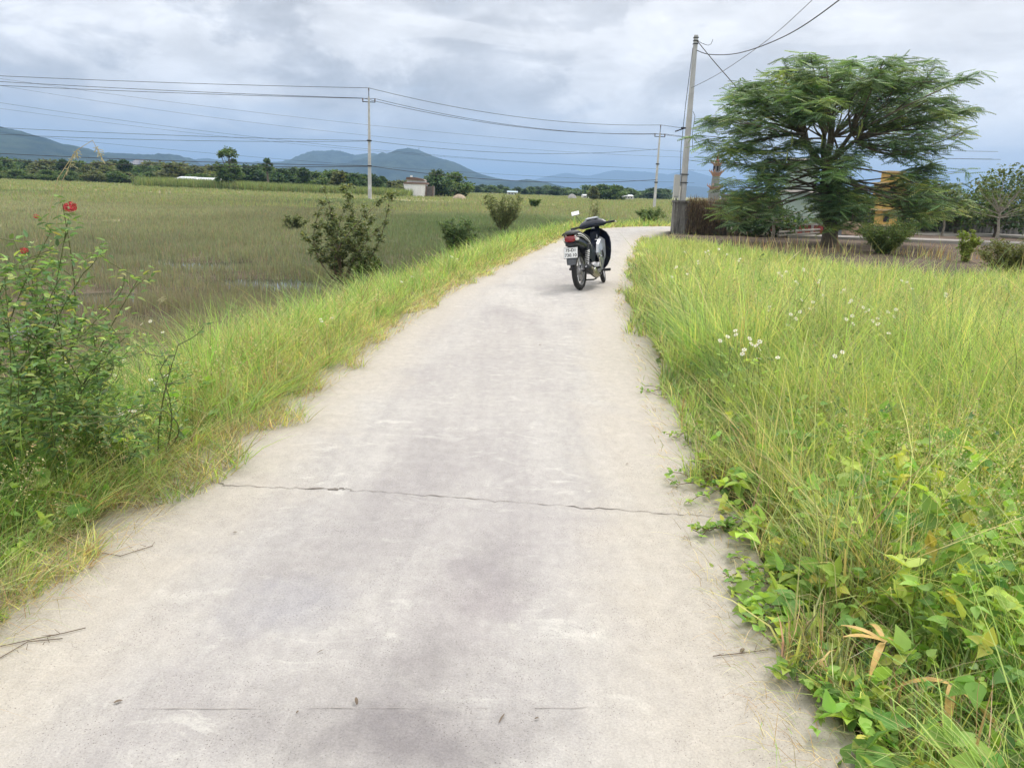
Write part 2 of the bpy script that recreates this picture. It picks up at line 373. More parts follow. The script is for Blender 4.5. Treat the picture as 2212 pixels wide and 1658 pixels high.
# ------------------------------------------------------------------ road
def build_road():
    m = bpy.data.materials.new('road_concrete'); m.use_nodes = True; t = m.node_tree; b = t.nodes['Principled BSDF']; b.inputs['Specular IOR Level'].default_value = .25
    g = N(t, 'ShaderNodeNewGeometry'); P = g.outputs['Position']
    uvn = N(t, 'ShaderNodeAttribute'); uvn.attribute_name = 'lat'; lat = uvn.outputs['Fac']
    big = noise(t, mapping(t, P, (.75, .55, 1), (3.1, 1.7, 0)), 1.0, 8, .66, .7)
    med = noise(t, mapping(t, P, (1.9, 1.1, 1), (8, 4, 0)), 1.2, 8, .62, .5)
    fine = noise(t, mapping(t, P, (1.5, 1, 1)), 11, 9, .78); grit = noise(t, P, 130, 3, .8); streak = noise(t, mapping(t, P, (1.4, 6.5, 1), rot=(0, 0, .12)), 1.6, 7, .62, .3)
    c = mixc(t, ramp(t, big, [(.36, 0), (.62, 1)]), (.385, .365, .352), (.48, .46, .43))
    c = mixc(t, ramp(t, med, [(.35, 0.0), (.7, .75)]), c, (.46, .44, .425))
    c = mixc(t, ramp(t, streak, [(.45, 0), (.72, .45)]), c, (.50, .48, .45))
    wear = noise(t, mapping(t, P, (5.0, .38, 1), rot=(0, 0, -.04)), 1.0, 8, .65, .2)
    c = mixc(t, ramp(t, wear, [(.42, .0), (.66, .4)]), c, (.31, .295, .295))
    wh = noise(t, mapping(t, P, (2.6, 4.2, 1), (3, 1, 0)), 1.3, 9, .68, .9); c = mixc(t, ramp(t, wh, [(.56, 0), (.65, .65)]), c, (.58, .565, .525))
    # dust-cream edges
    edge = ramp(t, mth(t, 'ADD', mth(t, 'ABSOLUTE', lat), mth(t, 'MULTIPLY', mth(t, 'SUBTRACT', med, .5), .9)), [(.6, 0), (1.5, .75)])
    c = mixc(t, edge, c, (.455, .415, .36))
    # dark violet-grey damp stains down the middle of the near slab
    d = noise(t, mapping(t, P, (1.3, .55, 1), (1.0, 5.2, 0)), 1.1, 6, .6, .4)
    st = mth(t, 'MULTIPLY', ramp(t, d, [(.50, 0), (.66, .35)]), ramp(t, mth(t, 'ABSOLUTE', lat), [(.6, 1), (1.2, 0)]))
    c = mixc(t, st, c, (.25, .228, .238))
    # individual dark stains where vehicles and puddles left them
    dn = N(t, 'ShaderNodeTexNoise'); dn.inputs['Scale'].default_value = 3.2; dn.inputs['Detail'].default_value = 9; dn.inputs['Roughness'].default_value = .68; t.links.new(P, dn.inputs['Vector'])
    vm = N(t, 'ShaderNodeVectorMath', operation='MULTIPLY_ADD'); t.links.new(dn.outputs['Color'], vm.inputs[0]); vm.inputs[1].default_value = (.55, .75, 0); t.links.new(P, vm.inputs[2])
    for (x_, y_, rx, ry, k_, cc_) in ((1070, 1225, .10, .22, .7, (.25, .232, .236)), (1010, 1300, .12, .18, .5, (.27, .24, .255)), (900, 1440, .16, .13, .7, (.24, .222, .225)), (850, 1590, .26, .12, .9, (.215, .20, .205)), (620, 1300, .12, .12, .45, (.29, .29, .33)), (760, 1200, .3, .5, .25, (.30, .285, .29)), (1030, 1000, .3, .7, .3, (.31, .29, .30)), (1150, 1150, .2, .4, .3, (.30, .275, .29)), (1090, 720, .5, 1.6, .3, (.32, .29, .28)), (1000, 850, .35, .8, .25, (.33, .31, .31))):
        q_ = gp(x_, y_); sb = N(t, 'ShaderNodeVectorMath', operation='SUBTRACT'); t.links.new(vm.outputs[0], sb.inputs[0]); sb.inputs[1].default_value = (q_.x + .275, q_.y + .375, 0)
        dv = N(t, 'ShaderNodeVectorMath', operation='DIVIDE'); t.links.new(sb.outputs[0], dv.inputs[0]); dv.inputs[1].default_value = (rx, ry, 1); ln = N(t, 'ShaderNodeVectorMath', operation='LENGTH'); t.links.new(dv.outputs[0], ln.inputs[0])
        c = mixc(t, ramp(t, mth(t, 'MULTIPLY', ln.outputs['Value'], .33), [(.1, k_), (.75, 0)]), c, cc_)
    c = mixc(t, 1.0, c, mth(t, 'MULTIPLY', ramp(t, fine, [(.32, .86), (.68, 1.1)]), ramp(t, grit, [(.34, .83), (.66, 1.1)])), 'MULTIPLY')
    pits = N(t, 'ShaderNodeTexVoronoi'); pits.inputs['Scale'].default_value = 46; pits.inputs['Randomness'].default_value = 1; t.links.new(P, pits.inputs['Vector'])
    pm = mth(t, 'MULTIPLY', ramp(t, pits.outputs['Distance'], [(.06, 1), (.14, 0)]), ramp(t, med, [(.5, 0), (.58, 1)]))
    c = mixc(t, mth(t, 'MULTIPLY', pm, .6), c, (.16, .14, .13))
    sp = N(t, 'ShaderNodeTexVoronoi'); sp.inputs['Scale'].default_value = 95; t.links.new(P, sp.inputs['Vector']); sp2 = N(t, 'ShaderNodeTexVoronoi'); sp2.inputs['Scale'].default_value = 27; t.links.new(P, sp2.inputs['Vector'])
    sm = mth(t, 'MULTIPLY', ramp(t, sp.outputs['Distance'], [(.10, 1), (.22, 0)]), ramp(t, noise(t, P, 3.5, 6, .7), [(.42, .05), (.58, 1)])); c = mixc(t, sm, c, (.14, .12, .12))
    c = mixc(t, mth(t, 'MULTIPLY', ramp(t, sp2.outputs['Distance'], [(.03, 1), (.06, 0)]), .8), c, (.15, .12, .10))
    t.links.new(c, b.inputs['Base Color']); b.inputs['Roughness'].default_value = .88
    bn = N(t, 'ShaderNodeBump'); bn.inputs['Strength'].default_value = .55; bn.inputs['Distance'].default_value = .006
    hh = mth(t, 'ADD', mth(t, 'MULTIPLY', fine, .9), mth(t, 'ADD', mth(t, 'MULTIPLY', grit, .5), mth(t, 'MULTIPLY', pm, -.6)))
    t.links.new(hh, bn.inputs['Height']); t.links.new(bn.outputs[0], b.inputs['Normal'])
    V = []; lat_ = []; rows = []
    ls = [-RHW - .02, -RHW, -1.2, -.8, -.4, 0, .4, .8, 1.2, RHW, RHW + .02]
    for i, p in enumerate(CLP):
        a = CLP[max(i - 1, 0)]; q = CLP[min(i + 1, len(CLP) - 1)]; dd = (q - a).normalized(); n = Vector((dd.y, -dd.x, 0))
        for l in ls:
            wob = .03 * math.sin(i * 1.7 + l * 3) + .02 * math.sin(i * .61) if abs(l) > 1.4 else 0
            z = -.15 if abs(l) > RHW + .01 else 0.0
            v = p + n * (l + wob); V.append((v.x, v.y, z)); lat_.append(l)
    k = len(ls); F = []
    for i in range(len(CLP) - 1):
        for j in range(k - 1): F.append((i * k + j, i * k + j + 1, (i + 1) * k + j + 1, (i + 1) * k + j))
    F = np.array(F); o = np_mesh('road', np.array(V), F.ravel(), np.full(len(F), 4), m)
    at = o.data.attributes.new('lat', 'FLOAT', 'POINT'); at.data.foreach_set('value', np.array(lat_, dtype=np.float32))
    tag(o, 'pale concrete lane curving away to the right', kind='structure')
    # crack across the slab: jagged, 3 to 14 mm wide
    md = mat('crack_dark', (.16, .14, .125), .95, var=.4, vscale=30)
    ends = [(455, 1040), (490, 1048), (590, 1053), (700, 1056), (745, 1055), (760, 1059), (860, 1065), (960, 1073), (1080, 1082), (1200, 1091), (1320, 1100), (1440, 1109), (1540, 1116), (1600, 1121)]
    pts = []
    for a, q in zip(ends[:-1], ends[1:]):
        for i in range(9):
            t_ = i / 9; v = gp(a[0] + (q[0] - a[0]) * t_, a[1] + (q[1] - a[1]) * t_); pts.append(v + Vector((random.gauss(0, .004), random.gauss(0, .0075), 0)))
    mb = MB(); n = len(pts); V = []
    for i, v in enumerate(pts):
        ww = .0008 + .006 * max(0, math.sin(i * .23)) ** 2 * random.random() + .003 * random.random() ** 2 + (.007 * random.random() if 24 < i < 38 else 0)
        V += [(v.x, v.y - ww, .003), (v.x, v.y + ww, .003)]
    mb.add(V, [(2 * i, 2 * i + 2, 2 * i + 3, 2 * i + 1) for i in range(n - 1)])
    o2 = mb.build('road_crack', md, smooth=False); tag(o2, 'jagged crack running across the concrete lane', kind='structure')
    for (x0, y0, x1, y1, ww, nm) in ((300, 1531, 1290, 1528, .0022, 'road_joint'),):
        mb = MB(); a = gp(x0, y0); q = gp(x1, y1); V = []; n = 40
        for i in range(n + 1):
            v = a.lerp(q, i / n); v.y += random.gauss(0, .0012); hw = ww * (.1 + .8 * random.random()) * (1 if math.sin(i * .9) + math.sin(i * .37) > -.3 else .05); V += [(v.x, v.y - hw, .0025), (v.x, v.y + hw, .0025)]
        mb.add(V, [(2 * i, 2 * i + 2, 2 * i + 3, 2 * i + 1) for i in range(n)])
        tag(mb.build(nm, mat('joint_line', (.30, .275, .26), .95), smooth=False), 'faint joint line across the near slab', kind='structure')
build_road()

# ------------------------------------------------------------------ hills
def hill(name, label, pts, D, depth, matl, seed, rough=.03, nd=26):
    """pts: silhouette; D: distance of the crest; depth: half-depth of the ridge"""
    base = []
    P = [dp(x, y, D) for x, y in pts]
    xs = [p.x for p in P]; zs = [max(p.z, 0) for p in P]
    n = 160; X = np.linspace(xs[0], xs[-1], n)
    H = np.interp(X, xs, zs)
    kern = np.exp(-np.linspace(-2, 2, 9) ** 2); kern /= kern.sum(); H = np.convolve(np.pad(H, 4, 'edge'), kern, 'valid')
    dd = np.linspace(-1, 1, nd * 2 + 1); XX, DD = np.meshgrid(X, dd, indexing='ij')
    prof = np.clip(1 - np.abs(DD) ** 1.6, 0, 1)
    HH = H[:, None] * prof
    sc = (xs[-1] - xs[0]) / 18
    ridge = (vnoise(XX, DD * depth, sc, seed) - .5) * 1.0 + (vnoise(XX, DD * depth, sc * .35, seed + 1) - .5) * .45
    HH = HH * (1 + ridge * .5 * np.abs(DD) ** .7) + (vnoise(XX, DD * depth, sc * .1, seed + 2) - .5) * rough * H[:, None] * prof
    endf = np.clip(np.minimum(np.arange(n), np.arange(n)[::-1]) / 4, 0, 1)[:, None]; HH = HH * endf - 3
    V = np.stack([XX.ravel(), (D + DD * depth).ravel(), HH.ravel()], 1); m = 2 * nd + 1
    i = np.arange(n - 1)[:, None]; j = np.arange(m - 1)[None, :]
    Q = np.stack(np.broadcast_arrays(i * m + j, (i + 1) * m + j, (i + 1) * m + j + 1, i * m + j + 1), -1).reshape(-1, 4)
    o = np_mesh(name, V, Q.ravel(), np.full(len(Q), 4), matl, smooth=True); tag(o, label, kind='structure')
def hillmat(name, a, b_, bare=None, sc=.01):
    m = bpy.data.materials.new(name); m.use_nodes = True; t = m.node_tree; b = t.nodes['Principled BSDF']; b.inputs['Roughness'].default_value = 1; b.inputs['Specular IOR Level'].default_value = 0
    g = N(t, 'ShaderNodeNewGeometry'); n_ = noise(t, mapping(t, g.outputs['Position'], (1, 1, 2.5)), sc, 9, .68); c = mixc(t, ramp(t, n_, [(.38, 0), (.62, 1)]), a, b_)
    t.links.new(c, b.inputs['Base Color'])
    bn = N(t, 'ShaderNodeBump'); bn.inputs['Strength'].default_value = 1; bn.inputs['Distance'].default_value = 25
    t.links.new(noise(t, g.outputs['Position'], sc * 2, 7, .7), bn.inputs['Height']); t.links.new(bn.outputs[0], b.inputs['Normal'])
    return m
HM = hillmat('forest_hill', (.008, .022, .014), (.060, .085, .045)); HM2 = hillmat('far_hill', (.02, .035, .03), (.04, .05, .045), sc=.004)
HMB = mat('quarry_rock', (.24, .19, .155), .95, var=.3, vscale=.05)
hill('hill', 'wooded hill rising out of the frame at the far left of the horizon', [(-700, 372), (-420, 250), (-160, 235), (0, 278), (60, 296), (130, 312), (190, 332), (240, 346), (330, 360), (470, 385)], 2100, 700, HM, 31)
hill('hill', 'low ridge with a small pointed end behind the left treeline', [(130, 378), (190, 334), (250, 328), (310, 330), (370, 336), (430, 334), (500, 330), (520, 331), (535, 345), (560, 368), (640, 388)], 2700, 500, HM, 41) if False else None
hill('hill', 'low blue ridge with a blunt end behind the left treeline', [(100, 374), (160, 345), (190, 331), (250, 329), (310, 333), (340, 335), (369, 331), (382, 334), (396, 348), (425, 366), (500, 392)], 2800, 500, HM, 42)
hill('hill', 'long low far ridge between the left hills and the double peak', [(360, 392), (420, 345), (460, 343), (520, 349), (620, 350), (720, 352), (820, 356), (900, 395)], 4600, 800, HM, 43)
hill('hill', 'rounded twin-topped hill left of the middle pole', [(500, 396), (600, 352), (640, 347), (680, 330), (712, 324), (738, 325), (762, 333), (775, 333), (792, 330), (815, 333), (850, 350), (960, 400)], 3900, 700, HM, 44)
hill('hill', 'broad hill with the highest peak right of the middle pole', [(640, 400), (760, 352), (806, 342), (840, 331), (872, 322), (900, 321), (916, 328), (945, 340), (985, 350), (1030, 372), (1070, 383), (1130, 393), (1250, 415)], 3300, 800, HM, 45)
hill('hill', 'low green foothill right of the highest hill', [(1000, 415), (1060, 393), (1110, 389), (1140, 385), (1180, 392), (1220, 402), (1300, 418)], 2600, 350, HM, 46)
hill('hill', 'faint far mountain behind the right-hand pole', [(1080, 412), (1160, 386), (1222, 372), (1270, 381), (1324, 367), (1400, 372), (1440, 378), (1480, 366), (1530, 380), (1580, 384), (1640, 395), (1760, 436)], 8200, 900, HM2, 47, rough=.01)
hill('hill', 'small pointed hill on the horizon left of the right-hand pole', [(1200, 418), (1260, 407), (1320, 404), (1330, 400), (1345, 404), (1390, 412), (1440, 424)], 3800, 300, HM, 48)
hill('hill', 'low pale hill on the horizon behind the near pole', [(1360, 423), (1420, 410), (1460, 400), (1510, 402), (1600, 418), (1800, 438)], 5200, 500, HM2, 49)
hill('hill', 'long low rise behind the yard trees', [(1560, 432), (1660, 420), (1800, 418), (2000, 424), (2200, 432), (2500, 450)], 3600, 500, HM, 50)
# bare quarried face in front of the low ridge
mb = MB()
V = []; F = []; nq = 26
for i in range(nq):
    for j in range(7):
        u = i / (nq - 1); vv = j / 6
        p = dp(228 + 165 * u, 364 - (17 * math.sin(math.pi * min(1, u * 1.15 + .02) if u < .85 else math.pi) ** .9 + 3 * math.sin(u * 17)) * vv, 2180 + 60 * vv + 25 * math.sin(i * 1.9)); p.z = max(p.z, -2) if j else -4
        V.append(p)
for i in range(nq - 1):
    for j in range(6): F.append((i * 7 + j, (i + 1) * 7 + j, (i + 1) * 7 + j + 1, i * 7 + j + 1))
# give it a back slope down to the ground
k0 = len(V)
for i in range(nq): V.append(Vector((V[i * 7 + 6].x, V[i * 7 + 6].y + 120, -4)))
for i in range(nq - 1): F.append((i * 7 + 6, (i + 1) * 7 + 6, k0 + i + 1, k0 + i))
mb.add(V, F); tag(mb.build('quarry_hill', HMB, smooth=True, jitter=.8), 'bare tan quarried slope among the left hills', kind='structure')

# ------------------------------------------------------------------ grass blades
def palette(n, cols, wts, jit=.18):
    idx = rng.choice(len(cols), n, p=np.array(wts) / sum(wts)); c = np.array(cols)[idx]
    return c * (1 + rng.normal(0, jit, (n, 1))).clip(.5, 1.6) * (1 + rng.normal(0, .06, (n, 3)))
def blades(P, h, wd, az, lean, curl, droop, cols, name, m=None, label=None, parent=None, kind='stuff'):
    n = len(P); ts = np.array([0, .36, .72, 1.0]); d = np.stack([np.cos(az), np.sin(az), np.zeros(n)], 1)
    wa = az + np.pi / 2 + rng.normal(0, .7, n); wv = np.stack([np.cos(wa), np.sin(wa), np.zeros(n)], 1)
    V = np.zeros((n, 7, 3), dtype=np.float32)
    for k, t in enumerate(ts):
        ctr = P + d * (h * (lean * t + curl * t * t))[:, None]; ctr[:, 2] += h * (t - droop * t * t)
        if k < 3:
            ww = (wd * (1 - t ** 1.6) * .5)[:, None]; V[:, 2 * k] = ctr - wv * ww; V[:, 2 * k + 1] = ctr + wv * ww
        else: V[:, 6] = ctr
    b = (np.arange(n) * 7)[:, None]
    L = np.concatenate([b + np.array([0, 1, 3, 2]), b + np.array([2, 3, 5, 4]), b + np.array([4, 5, 6])], 1)
    tot = np.tile([4, 4, 3], n); C = np.repeat(cols.astype(np.float32), 7, axis=0)
    o = np_mesh(name, V.reshape(-1, 3), L.ravel(), tot, m or M_GRASS, C, smooth=True, parent=parent)
    if label: tag(o, label, kind=kind)
    return o
_TAB = np.random.default_rng(99).random((4096, 4))
def clump(x, y, cell, seed):
    x = x + .5 * cell * (vnoise(x, y, cell * 1.3, seed) - .5); ix = np.floor(x / cell).astype(int); iy = np.floor(y / cell).astype(int)
    k = ((ix * 73856093) ^ (iy * 19349663) ^ (seed * 83492791)) % 4096; t = _TAB[k]
    cx = (ix + .25 + .5 * t[:, 0]) * cell; cy_ = (iy + .25 + .5 * t[:, 1]) * cell; return np.arctan2(y - cy_, x - cx), t[:, 2], t[:, 3]
def wedge(n, r0, r1, a, az0=-46, az1=46):
    """points thinned with distance: number per square metre falls as r**-a"""
    u = rng.random(n); e = 2 - a
    r = (r0 ** e + u * (r1 ** e - r0 ** e)) ** (1 / e) if abs(e) > 1e-6 else r0 * (r1 / r0) ** u
    t = np.radians(rng.uniform(az0, az1, n)); return r * np.sin(t), r * np.cos(t), r

G_YEL = (.66, .70, .27); G_LIM = (.52, .68, .21); G_MID = (.33, .48, .16); G_DRK = (.14, .24, .08); G_STR = (.72, .63, .38); G_RED = (.48, .32, .19); G_OLI = (.23, .26, .15); G_BRN = (.34, .27, .16)
def meadow_end(x): return 16.5 + 13 * (1 - sst(3.5, 8.5, x))
def grow_meadow():
    x, y, r = wedge(520000, 1.4, 34, 1.35, -12, 50); s = lateral(x, y)
    cl = vnoise(x, y, .45, 61); cl2 = vnoise(x, y, 1.7, 62)
    sh = .17 * (1 - sst(7, 11, y)) + .05 * (1 - sst(1.8, 3, y)); edge = sst(RHW - .12 + sh * .6, RHW + .5, s + (cl - .5) * .5)
    keep = (s > RHW - .2 + sh + (cl - .5) * .45) & (y < meadow_end(x) + 3 * (vnoise(x, y, 1.5, 63) - .5)) & (rng.random(len(x)) < .35 + .9 * cl)
    # the wall, and the broad-leaved patch close by, hold fewer blades
    keep &= ~((np.hypot(x - 8.6, y - 36.5) < 1.2))
    patch = np.exp(-((x - 2.4) / 1.5) ** 2 - ((y - 2.0) / 1.7) ** 2); keep &= rng.random(len(x)) > patch * .8
    x, y, r, s, cl, cl2, edge = [q[keep] for q in (x, y, r, s, cl, cl2, edge)]; n = len(x)
    h = (.24 + .42 * edge) * (.55 + .6 * cl2 + .25 * cl) * rng.uniform(.55, 1.25, n)
    h *= 1 - .3 * np.exp(-((x - 2.2) / 1.4) ** 2 - ((y - 2.2) / 1.6) ** 2); h *= 1 - .42 * sst(9, 17, y); nearf = 1 - sst(3.0, 6.5, r); h *= 1 - .30 * nearf * (rng.random(n) < .75)
    wd = np.maximum(rng.uniform(.0028, .0065, n), .00085 * r) * np.where(rng.random(n) < .07, 1.9, 1)
    az = rng.uniform(0, 2 * np.pi, n) ; az = np.where((s < RHW + .5) & (rng.random(n) < .55), np.pi + rng.normal(0, .7, n), az)
    ca, c1, c2 = clump(x, y, .20, 5); az = np.where(rng.random(n) < .7, ca + rng.normal(0, .7, n), az); h *= (.62 + .62 * c1) * (1 + .12 * (r < 11));  wide = (c2 > .62) & (rng.random(n) < .55); wd = np.where(wide, np.maximum(rng.uniform(.007, .013, n), .0009 * r), wd); h = np.where(wide, h * .85, h)
    cA = palette(n, [G_LIM, G_YEL, G_MID, G_DRK, G_STR], [42, 19, 30, 6, 5]); cB = palette(n, [G_MID, G_LIM, G_BRN, G_STR, G_DRK], [38, 24, 14, 12, 12])
    k = (rng.random(n) < (1 - edge) * 1.0 + .25 * (vnoise(x, y, 3, 66) > .62))[:, None]; c = np.where(k, cB, cA) * (.8 + .4 * _TAB[(c2 * 4095).astype(int), 0])[:, None]; c = np.where((c1 > .86)[:, None], c * np.array([1.25, 1.0, 1.3]), c); c = np.where((c2 < .15)[:, None], c * np.array([.6, .75, .8]), c)
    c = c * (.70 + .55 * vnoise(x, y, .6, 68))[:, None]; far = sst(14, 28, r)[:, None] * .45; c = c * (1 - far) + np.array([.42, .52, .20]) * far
    P = np.stack([x, y, hplant(x, y, s)], 1)
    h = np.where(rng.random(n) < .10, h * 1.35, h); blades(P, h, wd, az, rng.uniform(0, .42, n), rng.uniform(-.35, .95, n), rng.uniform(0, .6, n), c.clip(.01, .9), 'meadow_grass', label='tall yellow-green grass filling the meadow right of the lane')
    # pale seed stalks standing above
    x, y, r = wedge(60000, 1.5, 28, 1.3, -10, 48); s = lateral(x, y); kp = (s > RHW + .55) & (rng.random(len(x)) < vnoise(x, y, 1.2, 67) * .8) & (y < meadow_end(x) - 3); x, y, r, s = x[kp], y[kp], r[kp], s[kp]; n = len(x)
    P = np.stack([x, y, height(x, y, s)], 1)
    blades(P, rng.uniform(.3, .72, n), np.maximum(.0017, .0006 * r), rng.uniform(0, 6.3, n), rng.uniform(0, .7, n), rng.uniform(-.3, .9, n), rng.uniform(0, .5, n), palette(n, [G_STR, (.5, .5, .22), G_LIM], [4, 4, 2]).clip(.01, .9), 'seed_stalk_grass', label='pale thin seed stalks above the meadow grass')
def grow_verge():
    x, y, r = wedge(620000, 1.8, 48, 1.25, -50, 14); s = lateral(x, y); e = -s - RHW
    cl = vnoise(x, y, .4, 71); cl2 = vnoise(x, y, 1.4, 72)
    wid = 1.15 + .5 * vnoise(x, y, 3, 73) + .9 * (1 - sst(2.5, 6, y))
    keep = (e > -.22 - .05 * (1 - sst(5, 8, y)) + (cl - .5) * .45) & (e < wid + .35 * (cl - .5)) & (rng.random(len(x)) < .55 + .7 * cl); x, y, r, s, e, cl, cl2 = [q[keep] for q in (x, y, r, s, e, cl, cl2)]; n = len(x)
    edge = sst(-.25, .6, e)
    h = (.12 + .32 * edge) * (.6 + .65 * cl2) * rng.uniform(.5, 1.35, n); h *= 1 + .25 * (1 - sst(4, 8, y)) * edge
    wd = np.maximum(rng.uniform(.0025, .005, n), .00085 * r)
    az = rng.uniform(0, 2 * np.pi, n); az = np.where((e < .35) & (rng.random(n) < .6), rng.normal(-.2, .8, n), az)
    ca, c1, c2 = clump(x, y, .17, 6); az = np.where(rng.random(n) < .65, ca + rng.normal(0, .7, n), az); h *= (.6 + .8 * c1) * (1 + .15 * sst(2.5, 4, y) * (1 - sst(8, 12, y))); wide = (c2 > .7) & (rng.random(n) < .5); wd = np.where(wide, np.maximum(rng.uniform(.006, .010, n), .0009 * r), wd)
    cA = palette(n, [G_YEL, G_LIM, G_MID, G_STR, G_RED], [22, 22, 26, 19, 10]); cB = palette(n, [G_STR, G_RED, G_MID, G_YEL, G_BRN], [30, 14, 22, 16, 18]); cC = palette(n, [G_MID, G_DRK, G_LIM, G_STR], [40, 26, 22, 12])
    c = np.where((rng.random(n) < (1 - edge) * .75)[:, None], cB, cA); c = np.where((rng.random(n) < .75 * np.exp(-((y - 3.6) / 1.5) ** 2) * sst(.1, .6, e))[:, None], cC, c)
    c = c * (.75 + .45 * c2)[:, None]; c = np.where((c1 > .74)[:, None], c * np.array([.62, .84, .66]), c); P = np.stack([x, y, hplant(x, y, s)], 1)
    blades(P, h, wd, az, np.where(e < .15, rng.uniform(.2, 1.1, n), rng.uniform(0, .5, n)), rng.uniform(-.3, 1.1, n), rng.uniform(0, .45, n), c.clip(.01, .9), 'verge_grass', label='yellowing grass along the left edge of the lane')
    # dry creeping stalks lying on the slab edges
    n = 6500; yy = 1.5 * (30 / 1.5) ** rng.random(n); side = rng.random(n) < .6
    cx = np.interp(yy, CLA[:, 1], CLA[:, 0]); slope = np.gradient(np.interp(np.linspace(0, 40, 400), CLA[:, 1], CLA[:, 0]), 40 / 399)
    x = cx + np.where(side, -1, 1) * (RHW + rng.uniform(-.32, .05, n)); P = np.stack([x, yy, np.full(n, .004)], 1)
    P[:, 2] += rng.uniform(0, .02, n)
    az = np.where(side, rng.normal(0, .9, n), np.pi + rng.normal(0, .9, n)); rr = np.hypot(x, yy)
    hh = rng.uniform(.08, .3, n) * np.where(side, 1, .5); blades(P, hh, np.maximum(.0022, .0006 * rr), az, rng.uniform(.5, 1.1, n), rng.uniform(-.2, .5, n), rng.uniform(.75, .98, n), palette(n, [G_STR, G_RED, G_BRN, G_MID], [4, 2, 3, 2]).clip(.01, .9), 'creeping_stalk_grass', label='dry creeping stalks lying over the slab edges')
def grow_marsh():
    x, y, r = wedge(760000, 3.2, 95, 1.2, -50, 20); s = lateral(x, y); e = -s - RHW
    z = height(x, y, s); cl = vnoise(x, y, .8, 81); cl2 = vnoise(x, y * .5, 6, 82)
    keep = (e > 1.15) & (z > WATER_Z - .03) & (rng.random(len(x)) < .3 + .8 * cl)
    # open water pools stay clear
    for px, py, rr in PUDDLES: keep &= (((x - px) / (rr * .75)) ** 2 + ((y - py) / (rr * .6)) ** 2 > 1) | (rng.random(len(x)) < .06)
    x, y, r, s, z, cl, cl2 = [q[keep] for q in (x, y, r, s, z, cl, cl2)]; n = len(x)
    h = (.09 + .09 * cl2 + .08 * cl) * rng.uniform(.6, 1.3, n); wd = np.maximum(.0035, .00095 * r)
    cA = palette(n, [G_OLI, (.27, .31, .18), (.27, .25, .17), (.32, .31, .21), (.19, .23, .13)], [32, 28, 16, 12, 10], .10); cB = palette(n, [(.27, .33, .18), (.31, .33, .20), G_OLI, (.36, .34, .23)], [40, 26, 26, 6], .09)
    k = sst(9, 26, r)[:, None]; m_ = rng.random((n, 1)) < k; c = np.where(m_, cB, cA); nb = 1 - sst(8, 18, r); c = c * (1 - .45 * nb[:, None]) + np.array([.36, .32, .21]) * .45 * nb[:, None]; c *= np.array([1.02, .95, 1.22]); c *= (.66 + .5 * vnoise(x, y * .35, 12, 83) + .25 * vnoise(x, y * .5, 3.5, 86))[:, None]; gr_ = sst(.5, .75, vnoise(x, y * .4, 18, 87))[:, None]; c = c * (1 - .35 * gr_ * np.array([1, .5, .9]))
    P = np.stack([x, y, z], 1)
    blades(P, h, wd, rng.uniform(0, 6.3, n), rng.uniform(0, .22, n), rng.uniform(0, .2, n), rng.uniform(0, .1, n), c.clip(.01, .8), 'marsh_rushes', label='olive rushes standing in the wet field left of the lane')
    # far field tussocks
    n0 = 160000; x, y, r = wedge(n0, 60, 330, 1.1, -46, 34); s = lateral(x, y); keep = (np.abs(s) > 3) & (rng.random(n0) < .25 + vnoise(x, y * .3, 14, 84)) & ((s < 0) | (y > 60)); x, y, r, s = x[keep], y[keep], r[keep], s[keep]; n = len(x)
    c = palette(n, [(.28, .34, .18), (.32, .33, .20), (.24, .30, .15), (.36, .34, .24)], [4, 3, 3, 1], .08)
    blades(np.stack([x, y, height(x, y, s)], 1), rng.uniform(.2, .45, n), .0012 * r, rng.uniform(0, 6.3, n), rng.uniform(0, .2, n), rng.uniform(0, .3, n), rng.uniform(0, .1, n), c.clip(.01, .8), 'field_grass', label='grass tussocks of the distant field')
    # bright tall sedge bank in front of the central treeline
    n = 26000; xx = rng.uniform(0, 1, n); a = dp(285, 405, 150); b_ = dp(870, 415, 128); x = a.x + (b_.x - a.x) * xx; y = 132 + 16 * rng.random(n) + 18 * (1 - xx)
    kp = rng.random(n) < .4 + vnoise(x, y, 5, 85); x, y, xx = x[kp], y[kp], xx[kp]; n = len(x); hh = rng.uniform(1.0, 2.3, n) * (1 - .3 * xx)
    blades(np.stack([x, y, height(x, y)], 1), hh, np.full(n, .16), rng.uniform(0, 6.3, n), rng.uniform(0, .2, n), rng.uniform(0, .3, n), rng.uniform(0, .1, n), palette(n, [(.25, .31, .14), (.20, .27, .12), (.29, .31, .17)], [4, 3, 1.4], .15).clip(.01, .8), 'sedge_bank', label='bright green sedge bank before the central treeline')
grow_meadow(); grow_verge(); grow_marsh()

